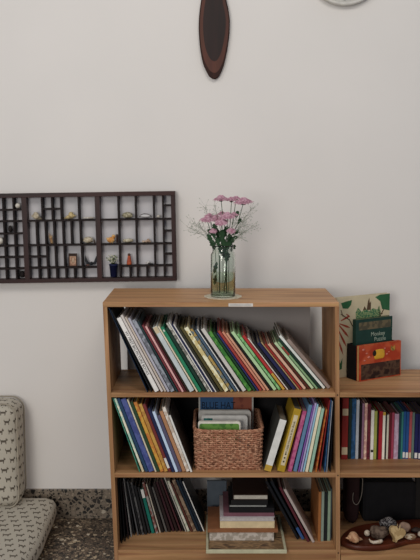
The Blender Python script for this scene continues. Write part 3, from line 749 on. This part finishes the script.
for a0, b0, c0 in (((.02, Zt-.06), (.06, Zt-.085), .002), ((.195, Zt-.10), (.222, Zt-.06), .002), ((.06, Zt-.085), (.075, Zt-.11), .002), ((.198, Zt-.070), (.218, Zt-.076), .0015), ((.02, Zt-.045), (.03, Zt-.07), .0015), ((.204, Zt-.085), (.197, Zt-.050), .0015)):
    dx, dz = b0[0]-a0[0], b0[1]-a0[1]; ln = math.hypot(dx, dz); nx, nz = -dz/ln*c0, dx/ln*c0
    m = MB(); leaf2(m, [(a0[0]+nx, a0[1]+nz), (b0[0]+nx, b0[1]+nz), (b0[0]-nx, b0[1]-nz), (a0[0]-nx, a0[1]-nz)]); m.build('printed_stem', BRN, q)
for a0, b0, c0 in (((.012, Zt-.10), (.058, Zt-.15), .0045), ((.008, Zt-.115), (.048, Zt-.185), .0045), ((.004, Zt-.14), (.034, Zt-.215), .004), ((.02, Zt-.085), (.062, Zt-.07), .004), ((.014, Zt-.095), (.064, Zt-.115), .004), ((.045, Zt-.062), (.062, Zt-.075), .0035)):
    dx, dz = b0[0]-a0[0], b0[1]-a0[1]; ln = math.hypot(dx, dz); nx, nz = -dz/ln*c0, dx/ln*c0
    m = MB(); leaf2(m, [(a0[0]+nx*.4, a0[1]+nz*.4), (a0[0]+dx*.7+nx, a0[1]+dz*.7+nz), b0, (a0[0]+dx*.7-nx, a0[1]+dz*.7-nz), (a0[0]-nx*.4, a0[1]-nz*.4)]); m.build('printed_petal', RD, q)

# ------------------------------------------------------------------ doily, vase, flowers
vc = UZ(223, 296.6, H)
m = MB(); n = 96; loop = []
for i in range(n):
    a = 2*math.pi*i/n; r_ = .064+.0035*abs(math.sin(a*7)); loop.append((r_*math.cos(a), r_*math.sin(a)))
m.prism(loop, 0, .0014)
o = m.build('doily', blotch('d8d0bd', 'c4b99f', 120, .9), None, (vc.x, vc.y, H+.0002)); tag(o, 'cream round doily with scalloped edge under the glass vase', 'doily')
vs = thing('glass_vase', 'clear glass jar vase half full of water on the bookcase', 'vase', (vc.x, vc.y, H+.0017))
VR = .0437; VH = .180
prof = [(.001, 0), (VR-.004, 0), (VR, .004), (VR, VH-.036), (VR-.001, VH-.030), (VR-.0060, VH-.022), (VR-.0065, VH-.004), (VR-.005, VH), (VR-.007, VH+.001), (VR-.0092, VH-.004), (VR-.0090, VH-.022), (VR-.0040, VH-.031), (VR-.0032, VH-.037), (VR-.0032, .010), (VR-.008, .007), (.001, .0065)]
m = MB(); m.lathe(prof, 48); m.build('jar', glass_mat('clear_glass', 'eef5ef'), vs)
m = MB(); m.lathe([(.001, .0060), (VR-.008, .0064), (VR-.0028, .0098), (VR-.0028, .080), (.001, .080)], 48); wt = m.build('water', glass_mat('vase_water', 'e9f2e2', 0, 1.01), vs)
GREEN = [plain('3e5a38', .6, .2), plain('2f4a30', .6, .2), plain('4d6a40', .6, .2)]
PINK = blotch('b07f90', 'c9a2af', 160, .8); PINKC = plain('a86c7e', .7, .2); 
def petal_bloom(m, c, R, tilt, yaw, dome=.35, layers=4, seed=0):
    rnd = random.Random(seed)
    M = Matrix.Rotation(yaw, 4, 'Z') @ Matrix.Rotation(tilt, 4, 'X')
    for ly in range(layers):
        n = 26-ly*4; rl = R*(1-.2*ly); up = R*(.02+.11*ly)
        for i in range(n):
            a = 2*math.pi*(i+.5*(ly % 2))/n + rnd.uniform(-.06, .06)
            rr = rl*rnd.uniform(.88, 1.06); w_ = rr*.20
            d = Vector((math.cos(a), math.sin(a), 0)); s = Vector((-math.sin(a), math.cos(a), 0)); zz = Vector((0, 0, 1))
            lift = up + R*dome*.2
            P = [d*rr*.12 + zz*lift*.7, d*rr*.55+s*w_+zz*(lift+R*.06), d*rr+zz*(lift-R*.10+rnd.uniform(-.05, .05)*R), d*rr*.55-s*w_+zz*(lift+R*.06)]
            Q = [p - zz*R*.03 for p in P]
            vs_ = [m.bm.verts.new(M @ p + Vector(c)) for p in P]; vq = [m.bm.verts.new(M @ p + Vector(c)) for p in Q]
            m._face(vs_); m._face(vq[::-1])
            for k in range(4): m._face([vs_[k], vq[k], vq[(k+1) % 4], vs_[(k+1) % 4]])
def leaf(m, p, d, ln, wd, seed=0):
    d = Vector(d).normalized(); s = d.cross(Vector((0, -1, .3))).normalized(); nrm = s.cross(d)
    L = []; 
    for k, (f, w_) in enumerate(((0, .05), (.2, .6), (.35, .45), (.5, 1), (.65, .6), (.8, .75), (1, .05))):
        c = Vector(p)+d*ln*f - Vector((0, 0, 1))*ln*.25*f*f
        L.append((m.bm.verts.new(c+s*wd*w_+nrm*wd*.15*w_), m.bm.verts.new(c - nrm*wd*.1), m.bm.verts.new(c-s*wd*w_+nrm*wd*.15*w_)))
    for A, B in zip(L, L[1:]):
        m._face([A[0], A[1], B[1], B[0]], True); m._face([A[1], A[2], B[2], B[1]], True)
YV = vc.y
def pos(px, py, dy=0): return U(px, py, YV+dy)
def spray(label, foot, neck, blooms, leaves, gi, seed):
    fb = Vector((vc.x+foot[0], vc.y+foot[1], H+.012))
    nk = pos(*neck)
    root = thing('chrysanthemum', label, 'flower', fb, (0, 0, 0), 'pink chrysanthemum sprays in the vase')
    m = MB(); sub = lambda p: Vector(p)-fb
    m.tube([sub(fb), sub(fb.lerp(nk, .5)+Vector((.001, 0, 0))), sub(nk)], [.0022, .0022, .002], 7)
    for (px, py, dy, R, tilt) in blooms:
        c = pos(px, py, dy)
        mid = nk.lerp(c, .5) + Vector(((c.x-nk.x)*.12, 0, -.006))
        m.tube([sub(nk), sub(mid), sub(c)], [.0018, .0014, .0012], 6)
    m.build('stem', GREEN[gi], root)
    for k, (px, py, dy, R, tilt) in enumerate(blooms):
        c = pos(px, py, dy); m = MB(); petal_bloom(m, sub(c), R, tilt, random.uniform(-.5, .5), seed=seed*10+k)
        bl = m.build('bloom', PINK, root)
        m = MB(); m.blob(sub(c)+Vector((0, 0, -R*.06)), (R*.30, R*.30, R*.2), 2); m.build('calyx', GREEN[1], bl)
    m = MB()
    for k, (px, py, dx, dz, ln) in enumerate(leaves): leaf(m, sub(pos(px, py, random.uniform(-.02, .015))), (dx, random.uniform(-.3, .1), dz), ln, ln*.26)
    m.build('leaves', GREEN[1], root)
    return root
spray('tallest pink chrysanthemum spray with three open blooms in the glass vase', (.004, .004), (228, 243), [(221, 199.5, 0, .031, .12), (231.5, 200.5, .012, .026, .05), (243.5, 202.5, -.006, .036, .16), (236, 199, .03, .022, 0)],
      [(233, 235, .4, .5, .035), (238, 224, .3, .8, .03), (228, 240, .2, .8, .03), (230, 246, .3, 1, .04), (225, 250, 0, 1, .045), (231, 252, .3, .8, .04), (236, 218, .2, 1, .035), (226, 262, .1, .8, .05)], 1, 1)
spray('pink chrysanthemum spray spreading to the left in the glass vase', (-.012, -.004), (219, 245), [(207, 220, -.01, .028, .25), (216, 219.5, .01, .032, .2), (213, 231, -.02, .017, .5), (222, 214.5, .025, .022, .1), (209.5, 216, .02, .02, .1)],
      [(214, 243, -.6, .7, .035), (215, 238, -.3, .9, .04), (212, 240, -.5, .8, .035), (221, 240, .1, .9, .04), (215, 250, -.3, 1, .05), (219, 247, -.2, 1, .045), (216, 232, -.2, 1, .04), (213, 236, -.4, .8, .04), (216, 275, -.2, -1, .03), (217, 262, -.3, -.9, .035), (221, 255, 0, 1, .05), (218, 240, 0, 1, .045)], 1, 2)
spray('pink chrysanthemum spray at front right of the bunch in the glass vase', (.012, -.012), (226, 245), [(227.5, 216.5, -.02, .030, .3), (221.5, 222.5, -.03, .026, .45), (231, 231, -.028, .018, .6), (234, 215, 0, .02, .15)],
      [(228, 242, .5, .6, .035), (224, 238, .1, 1, .045), (232, 240, .6, .6, .03), (218, 236, -.2, .9, .04), (223, 246, -.1, 1, .05), (227, 250, .2, 1, .045), (222, 240, 0, 1, .05), (226, 234, .1, 1, .04), (229, 246, .3, 1, .045), (224, 258, 0, 1, .05)], 1, 3)
def breath(label, foot, neck, spread, seed, tips=26):
    rnd = random.Random(seed)
    fb = Vector((vc.x+foot[0], vc.y+foot[1], H+.012)); nk = pos(*neck)
    root = thing('gypsophila', label, 'flower', fb, (0, 0, 0), 'wispy white filler flowers in the vase')
    sub = lambda p: Vector(p)-fb
    m = MB(); m.tube([sub(fb), sub(nk)], [.0012, .0011], 5); fl = MB()
    mains = []
    for (px, py) in spread:
        c = pos(px, py, rnd.uniform(-.03, .03)); mid = nk.lerp(c, .55)+Vector((0, 0, .012))
        m.tube([sub(nk), sub(mid), sub(c)], [.0006, .0005, .0003], 4); mains.append((mid, c))
    for k in range(tips):
        mid, c = mains[k % len(mains)]; b = mid.lerp(c, rnd.uniform(.1, 1))
        e = b + Vector((rnd.uniform(-.028, .028), rnd.uniform(-.02, .02), rnd.uniform(-.012, .028)))
        m.tube([sub(b), sub(e)], .00025, 3); fl.blob(sub(e), (.0019, .0019, .0019), 1)
    m.build('stem', plain('6d7a62', .7), root)
    fl.build('florets', plain('b4b8ab', .8), root)
breath('wispy filler sprig reaching far left out of the glass vase', (-.02, .008), (215, 246), [(187, 227), (193, 222), (200, 228), (205, 206), (197, 233)], 5, 95)
breath('wispy filler sprig reaching right out of the glass vase', (.02, .006), (229, 246), [(258, 225), (250, 216), (246, 232), (252, 208), (243, 238)], 6, 100)
breath('wispy filler sprig standing behind the top pink blooms', (.0, .02), (223, 244), [(214, 205), (240, 220), (248, 224), (238, 230)], 7, 70)

# ------------------------------------------------------------------ printer's tray on the wall
TDp = .042; yT = WALL-TDp-.002
c0 = U(98.5, 237.3, yT)
PX = (U(175.6, 237, yT).x - U(0, 237, yT).x)/175.6
ROT = -.85*D2R
tray = thing('display_case', "dark brown wooden printer's tray hung on the wall as a display case", 'display case', (c0.x, yT, c0.z), (0, ROT, 0))
dk = wood('dark_mahogany', '210e0c', '3d1b17', 0, .45); dkz = wood('dark_mahogany', '210e0c', '3d1b17', 2, .45)
dkd = plain('1c100f', .6, .25, 95)
def tx(px): return (px-98.5)*PX
def tz(py): return (237.3-py)*PX*1.01
XL, XR, ZT, ZB = tx(-49), tx(175.8), tz(193), tz(282)
fw = .016
MB().box(XL, XR, 0, TDp, ZT-fw, ZT, None, .001).build('frame_top', dk, tray); MB().box(XL, XR, 0, TDp, ZB, ZB+fw*.95, None, .001).build('frame_bottom', dk, tray)
MB().box(XL, XL+fw, .0002, TDp, ZB+fw*.95, ZT-fw, None, .001).build('frame_side', dkz, tray); MB().box(XR-fw, XR, .0002, TDp, ZB+fw*.95, ZT-fw, None, .001).build('frame_side', dkz, tray)
MB().box(XL+fw, XR-fw, TDp-.003, TDp, ZB+fw*.95, ZT-fw).build('back_panel', plain('cbc8ca', .8, .04, 8), tray)
for px in (25.3, 98.3): MB().box(tx(px)-.0092, tx(px)+.0092, .0003, TDp-.003, ZB+fw*.95, ZT-fw).build('main_divider', dkz, tray)
dv = .0030
rows = [tz(197), tz(220.2), tz(244.6), tz(267.2), tz(278.6)]
def vdiv(px, za, zb, n='divider'): MB().box(tx(px)-dv, tx(px)+dv, .003, TDp-.003, zb, za).build(n, dkd, tray)
def hdiv(pa, pb, py): MB().box(tx(pa), tx(pb), .0025, TDp-.003, tz(py)-.0030, tz(py)+.0030).build('ledge', dkd, tray)
# left section: a regular grid
for k in range(6): vdiv(-47.3+10.3*(k+1), ZT-fw, ZB+fw*.95)
for py in (209, 220.2, 232.5, 244.6, 256, 267.6): hdiv(-46, 24, py)
# middle section
for py in (220.2, 244.6, 267.2): hdiv(27.5, 96, py)
for px in (43, 53, 62, 79.5): vdiv(px, rows[0]+.003, rows[1]+.003)
hdiv(43.6, 61.5, 208.7)
for px in (36.5, 45.5, 54, 63, 71.3, 80.3): vdiv(px, rows[1]-.003, rows[2]+.003)
for px in (46, 54.5, 63.5, 81): vdiv(px, rows[2]-.003, rows[3]+.003)
vdiv(37, rows[2]-.003, rows[3]+.003); hdiv(27.5, 45.5, 256)
for px in (37.3, 46.3, 55, 64.3, 73, 81.5): vdiv(px, rows[3]-.003, rows[4])
# right section
hdiv(101.3, 173, 220.2); hdiv(101.3, 173, 244.6); hdiv(119.5, 173, 266.6)
for px in (119, 136.3, 154.3): vdiv(px, ZT-fw, ZB+fw*.95)
vdiv(163.5, ZT-fw, ZB+fw*.95)
for py in (206.8, 232, 255): hdiv(163.8, 173, py)
for px in (129, 146): vdiv(px, rows[3]-.002, rows[4])
# things in the tray: world position from tray coordinates
Mt = Matrix.Translation((c0.x, yT, c0.z)) @ Matrix.Rotation(ROT, 4, 'Y')
def cell(px, ledge, dy=.018): return Mt @ Vector((tx(px), dy, tz(ledge)+.0037))
IV = blotch('cfc4ad', 'b3a58c', 90, .6); IVW = blotch('d8d2c8', 'bdb4a6', 90, .55)
GRP = 'little finds in the display case'
def small(name, label, px, ledge, rad, mat, amp=.15, seed=1, cat='shell', dy=.018, pw=None):
    p = cell(px, ledge, dy)
    o = MB().blob((0, 0, rad[2]*.95), rad, 3, amp, 2.2, seed, None, pw).build(name, mat, None, p)
    o.location.z -= min(v.co.z for v in o.data.vertices)-.0006
    return tag(o, label, cat, GRP)
small('ball', 'white round shell in the small top left cells of the display case', 18.2, 209, (.0105, .0105, .0105), IVW, .06, 2)
small('shell', 'white lump at the left edge of the photo in the display case', -.6, 244.6, (.010, .011, .014), IVW, .12, 4)
def cconch(label, px, ledge, s, mat, rz=0, fat=1.0):
    p = cell(px, ledge); o = conch(label, 0, 0, s, mat, rz, p.z-.0002, 0, GRP, 1.0, fat); o.location = (p.x, p.y, p.z); return o
cconch('spiky pale shell in the top row of the middle section of the display case', 35.4, 220.2, .033, IV, .2, 1.2)
cconch('ochre whelk shell in the top row left of the empty middle cell', 71.3, 220.2, .037, blotch('c9b483', 'a8946a', 70, .5), math.pi-.15, 1.0)
small('shell', 'thin flat white shell on the top row beside the second thick divider', 88.5, 220.2, (.024, .012, .0035), IVW, .15, 6)
small('stone', 'cream rounded fossil in the second row beside the thick divider', 87.5, 244.6, (.018, .012, .012), IV, .35, 7, 'stone')
p = cell(94, 244.6); m = MB(); m.tube([(0, 0, .001), (-.001, 0, .008), (.001, 0, .018)], [.0035, .0025, .0004], 8)
tag(m.build('thorn', plain('4a3a30', .6), None, p), 'small dark thorn standing beside the cream fossil', 'thorn', GRP)
# brown carved fragment shaped like a hand
p = cell(50, 244.6, .012); m = MB()
m.tube([(.004, 0, .001), (.003, 0, .012), (.0, 0, .022)], [.0055, .006, .0055], 8)
for dx, h_ in ((-.006, .044), (-.001, .040), (.005, .036)): m.tube([(dx*.3, 0, .018), (dx*.9, 0, .030), (dx, 0, h_)], [.003, .0026, .0006], 7)
tag(m.build('driftwood', blotch('8d6c4c', 'b79a74', 70, .7, '4a3424'), None, p), 'brown forked bit of driftwood in a narrow cell of the display case', 'driftwood', GRP)
# small framed picture
p = cell(71.3, 267.2, .010)
fr = thing('picture_frame', 'tiny framed brown portrait in the third row of the display case', 'picture', p, (-.06, 0, 0), GRP)
m = MB(); m.box(-.0165, .0165, 0, .004, .040, .0505); m.box(-.0165, -.0125, 0, .004, 0, .040); m.box(.0125, .0165, 0, .004, 0, .040); m.box(-.0125, .0125, 0, .004, 0, .003); m.build('frame', plain('33221b', .6), fr)
MB().box(-.0125, .0125, .001, .003, .003, .040).build('picture', blotch('8a6552', 'b08d74', 60, .6), fr)
MB().blob((.001, .0005, .024), (.006, .001, .010), 2).build('portrait', plain('b39880', .6), fr)
# dark bird with raised wings
p = cell(89.5, 267.2, .016)
bd_ = thing('bird_figure', 'black bird figure with raised wings in the third row', 'figure', p, (0, 0, 0), GRP)
kb = plain('25262a', .6)
m = MB(); m.blob((0, 0, .009), (.011, .006, .006), 3); m.blob((.003, -.005, .014), (.004, .004, .004), 2); m.tube([(-.004, 0, .001), (-.003, 0, .006)], .0012, 5); m.tube([(.004, 0, .001), (.003, 0, .006)], .0012, 5); m.build('body', kb, bd_)
for s in (-1, 1):
    m = MB(); P = [(s*.003, .008), (s*.012, .018), (s*.022, .042), (s*.024, .022), (s*.018, .006), (s*.008, .005)]
    m.prism(P if s > 0 else P[::-1], -.001, .0015, axis=1); m.build('wing', kb, bd_)
m = MB(); m.blob((-.013, -.003, .004), (.008, .005, .003), 2); m.build('foot_base', plain('6a4a42', .7), bd_)
# orange chick figure
p = cell(111, 244.6, .014)
ck = thing('bird_figure', 'orange and yellow chick figure in the second row right of the thick divider', 'figure', p, (0, 0, 0), GRP)
oc = blotch('c98a4a', 'dcb377', 70, .6)
m = MB(); m.blob((-.003, 0, .013), (.015, .010, .011), 3, .1, 2, 3); m.blob((.008, -.002, .026), (.0075, .007, .008), 3); m.tube([(.002, 0, .016), (.008, -.001, .024)], [.008, .006], 8); m.tube([(-.012, 0, .014), (-.020, 0, .021)], [.006, .002], 8)
m.tube([(-.004, 0, .0005), (-.004, 0, .006)], .0025, 6); m.tube([(.003, 0, .0005), (.003, 0, .006)], .0025, 6); m.build('body', oc, ck)
m = MB(); m.tube([(.008, -.008, .026), (.008, -.013, .025)], [.002, .0004], 6); m.build('beak', plain('b06a32'), ck)
small('wood_piece', 'small dark block beside the orange chick figure', 116.4, 244.6, (.0038, .006, .017), plain('3a2620', .7), .05, 3, 'block', .02, .5)
# pot plant
p = cell(112, 278.4, .016)
pt = thing('plant_pot', 'tiny navy blue pot with a pale leafy plant at the bottom of the display case', 'plant', p, (0, 0, 0), GRP)
m = MB(); m.lathe([(.001, 0), (.0125, 0), (.0165, .044), (.0175, .044), (.0175, .050), (.0145, .050), (.0140, .044), (.001, .044)], 20); m.build('pot', plain('1f2447', .4), pt)
m = MB(); rnd = random.Random(4)
for k in range(34):
    a = rnd.uniform(0, 6.28); r1 = rnd.uniform(.004, .026); e = Vector((r1*math.cos(a)-.006, r1*math.sin(a)*.45-.004, .052+rnd.uniform(.004, .032)))
    m.mi = 0; m.tube([(0, 0, .043), e*.8+Vector((0, 0, .012)), e], .0006, 3)
    m.mi = 1 if rnd.random() < .55 else 2; m.blob(e, (.0032, .0026, .0028), 1)
m.build('foliage', [plain('5c6b48', .7), plain('c9c8b0', .7), plain('75835c', .7)], pt)
# orange-red bottle figure
p = cell(128, 266.3, .016)
fg = thing('figure', 'orange-red bottle-shaped figure in the third row of the display case', 'figure', p, (0, 0, 0), GRP)
m = MB(); m.lathe([(.001, 0), (.0095, 0), (.0100, .006), (.0070, .022), (.0058, .031), (.0062, .034), (.001, .034)], 18); m.build('body', blotch('a44a30', 'bb5d3b', 60, .5), fg)
m = MB(); m.blob((0, 0, .038), (.0058, .0058, .006), 3); m.build('head', plain('55372c', .6), fg)
cconch('white and black striped shell in the third row of the display case', 147, 266.8, .026, blotch('d2cec8', '2c2b2c', 110, .5), .1, .7)
small('coral', 'pale speckled coral lump in the top row of the right section', 127.5, 220.2, (.021, .014, .011), blotch('bdb59b', '8c866c', 110, .7), .45, 9, 'coral')
p = cell(145.5, 220.2)
m = MB(); m.blob((0, 0, .0085), (.021, .012, .0075), 3); m.mi = 1
m.tube([(-.023, -.004, .004), (-.016, -.004, .013), (-.004, -.004, .0168), (.010, -.004, .015), (.020, -.004, .009), (.024, -.003, .003)], [.0012, .0016, .0018, .0018, .0016, .001], 6)
tag(m.build('shell', [plain('c9c7c6', .5), plain('4a423e', .6)], None, p), 'pale oval shell with dark rim in the top row', 'shell', GRP)
small('shell', 'tiny pale shell in a narrow cell of the top row', 158.5, 220.2, (.0075, .007, .005), IVW, .25, 11)
small('coral', 'low cream coral piece in the second row of the right section', 127.5, 244.6, (.021, .012, .0075), blotch('cfc7b0', 'a99f86', 90, .7), .5, 12, 'coral')
p = cell(145.5, 244.6); m = MB()
for k, (dx, h_, rr) in enumerate(((-.010, .008, .006), (.001, .009, .0055), (.009, .014, .006), (.015, .007, .004))): m.blob((dx, 0, h_*.55), (rr, rr, h_*.58), 2, .3, 3, k)
tag(m.build('shell', blotch('cbb5a0', 'a98d78', 90, .6), None, p), 'cluster of tiny pinkish shells joined together in the second row', 'shell', GRP)
small('stone', 'dark pebble in the second small cell row on the left', 9.4, 232.5, (.008, .009, .013), plain('2a2422', .7), .2, 13, 'stone')
small('stone', 'black stone in the bottom cell beside the first thick divider', 19.3, 278.2, (.0105, .010, .013), plain('1e1918', .7), .3, 15, 'stone')

# ------------------------------------------------------------------ wood slice and clock on the wall
yS = WALL-.020
side = [(79,214,214.6),(76.8,209.8,218.4),(71.7,206.6,221.4),(63.3,203,224.4),(50,200.3,227.3),(33.3,198.8,229.5),(20,198.8,229.9),(8.3,199.8,228.4),(0,201,226.5),(-12,203,225),(-24,205,223.5),(-34,208,221),(-40,211,218),(-43,214,215)]
ol = [U(r_, y, yS) for y, l_, r_ in side] + [U(l_, y, yS) for y, l_, r_ in side[::-1]][1:-1]
o0 = U(214.5, 20, yS)
loop = smooth_loop([Vector((p.x-o0.x, p.z-o0.z)) for p in ol], 3)
sl = thing('wood_slice', 'long oval slice of dark wood with bark edge hanging on the wall', 'wall decoration', (o0.x, yS, o0.z))
def ring_prism(m, loop, lv):
    rings = [[m.bm.verts.new((p.x*s, y, p.y*s2)) for p in loop] for y, s, s2 in lv]
    for A, B in zip(rings, rings[1:]):
        for i in range(len(A)): m._face([A[i], A[(i+1) % len(A)], B[(i+1) % len(A)], B[i]], True)
    m._face(rings[0][::-1]); m._face(rings[-1])
m = MB(); ring_prism(m, loop, [(.019, .97, .99), (.010, 1.0, 1.0), (.002, .99, 1.0), (.0, .955, .985)]); m.build('bark_edge', wood('bark', '1b0f0c', '3b211a', 2, .7), sl)
m = MB(); ring_prism(m, loop, [(.002, .93, .90), (-.0006, .925, .895)]); m.build('sapwood', wood('sapwood', '43241b', '5d3325', 2, .5), sl)
hl = [Vector((p.x*.73, p.y*.70 if p.y < 0 else p.y*.76)) for p in loop]
m = MB(); ring_prism(m, hl, [(.001, 1, 1), (-.0012, .99, .995)]); m.build('heartwood', wood('heartwood', '1d100d', '2c1713', 2, .5), sl)

yk = WALL-.028
kc = U(345.8, -34.5, yk); KR = (U(384.2, -34.5, yk).x-kc.x)
ck = thing('wall_clock', 'round white wall clock at the top edge of the photo', 'clock', (kc.x, yk, kc.z))
m = MB(); m.lathe([(.001, -.026), (KR*.96, -.026), (KR, -.018), (KR, -.004), (KR*.985, .0), (KR*.93, .001), (KR*.90, -.004), (KR*.90, -.010), (.001, -.010)], 64, (0, 0, 0), 'y'); m.build('case', plain('c9c6be', .35), ck)
m = MB(); m.lathe([(.001, -.0098), (KR*.895, -.0098), (KR*.895, -.0088), (.001, -.0088)], 64, (0, 0, 0), 'y'); m.build('dial', plain('dcdad3', .5), ck)
for k in range(12):
    a = k*math.pi/6; m = MB()
    m.box(-.0022 if k % 3 else -.004, .0022 if k % 3 else .004, .0074, .0089, KR*.74, KR*.86); o = m.build('hour_mark', plain('8f8d88'), ck, None, (0, a, 0))
for ln, wd_, a, nm in ((.62, .0045, -60, 'hour_hand'), (.78, .003, 62, 'minute_hand')):
    m = MB(); m.box(-wd_, wd_, .0055, .0070, -.012, KR*ln*.9); m.build(nm, plain('3a3936'), ck, None, (0, a*D2R, 0))

# ------------------------------------------------------------------ floor seat: two cushions
DOG = dog_fabric()
def cushion(name, label, cat, size, loc, rot, bulge, uvs, cornr=.35):
    sx_, sy_, sz_ = size; bm = bmesh.new(); n = 22
    bmesh.ops.create_cube(bm, size=2)
    bmesh.ops.subdivide_edges(bm, edges=bm.edges[:], cuts=n, use_grid_fill=True)
    uvl = bm.loops.layers.uv.new('UVMap')
    rnd = Vector((3.3, 1.7, 9.2))
    face_n = {f: f.normal.copy() for f in bm.faces}
    co0 = {v: v.co.copy() for v in bm.verts}
    for f in bm.faces:
        f.smooth = True; nr = face_n[f]
        for lp in f.loops:
            c = co0[lp.vert]; P = (c.x*sx_/2, c.y*sy_/2, c.z*sz_/2)
            if abs(nr.z) > .5: uv = (P[0], P[1])
            elif abs(nr.y) > .5: uv = (P[0], P[2])
            else: uv = (P[1], P[2])
            lp[uvl].uv = (uv[0]+uvs, uv[1]+uvs*.7)
    R = min(size)*cornr
    for v in bm.verts:
        c = co0[v]; h = Vector((sx_/2, sy_/2, sz_/2))
        p = Vector((c.x*h.x, c.y*h.y, c.z*h.z))
        inner = Vector([max(-(h[i]-R), min(h[i]-R, p[i])) for i in range(3)])
        d = p-inner
        if d.length > 1e-9: p = inner + d.normalized()*R if d.length > R*.999 else p
        # swell of the filling and soft dents
        k = [1-abs(c[i])**2.5 for i in range(3)]
        p.x += math.copysign(bulge*.5*k[1]*k[2], c.x)*abs(c.x)**4; p.y += math.copysign(bulge*k[0]*k[2], c.y)*abs(c.y)**4; p.z += math.copysign(bulge*k[0]*k[1], c.z)*abs(c.z)**4
        p += p.normalized()*.006*noise.noise(p*7+rnd)
        v.co = p
    me = bpy.data.meshes.new(name); bm.to_mesh(me); bm.free(); me.materials.append(DOG)
    o = bpy.data.objects.new('cover', me); COL.objects.link(o)
    loc = (loc[0], loc[1], loc[2]-min(v.co.z for v in me.vertices)-size[2]/2)
    r_ = thing(name, label, cat, loc, rot); o.parent = r_
    return r_, o
SX1 = UZ(57, 510, .06).x
MH = .100
ms, mo = cushion('floor_mattress', 'beige floor mattress printed with small dark dogs beside the bookcase', 'mattress', (1.0, .92, MH), (SX1-.5, WALL-.022-.46, MH/2+.002), (0, 0, 0), .008, 5.0, .42)
CT = .14
zt = U(10, 403, .35).z; zb = MH-.004; ch_ = zt-zb
xr = U(20.5, 450, .33).x
bc, bo = cushion('back_cushion', 'beige dog-print back cushion standing on the floor mattress against the wall', 'cushion', (.8, CT, ch_), (xr-.4, WALL-.013-CT/2-.008, zb+ch_/2+.004), (-.03, 0, 0), .004, 9.0, .36)
def piping(root, size, y, R):
    hx, hz = size[0]/2, size[2]/2
    P = [(x-hx, z-hz) for x, z in rounded(size[0], size[2], R, 8)]
    m = MB(); m.tube([(x*.995, y, z*.993) for x, z in P], .0028, 6, closed=True); m.build('piping', plain('a39a8a', .9), root)
piping(bc, (.8, CT, ch_), -CT/2+.012, CT*.36)
piping(bc, (.8, CT, ch_), CT/2-.012, CT*.36)
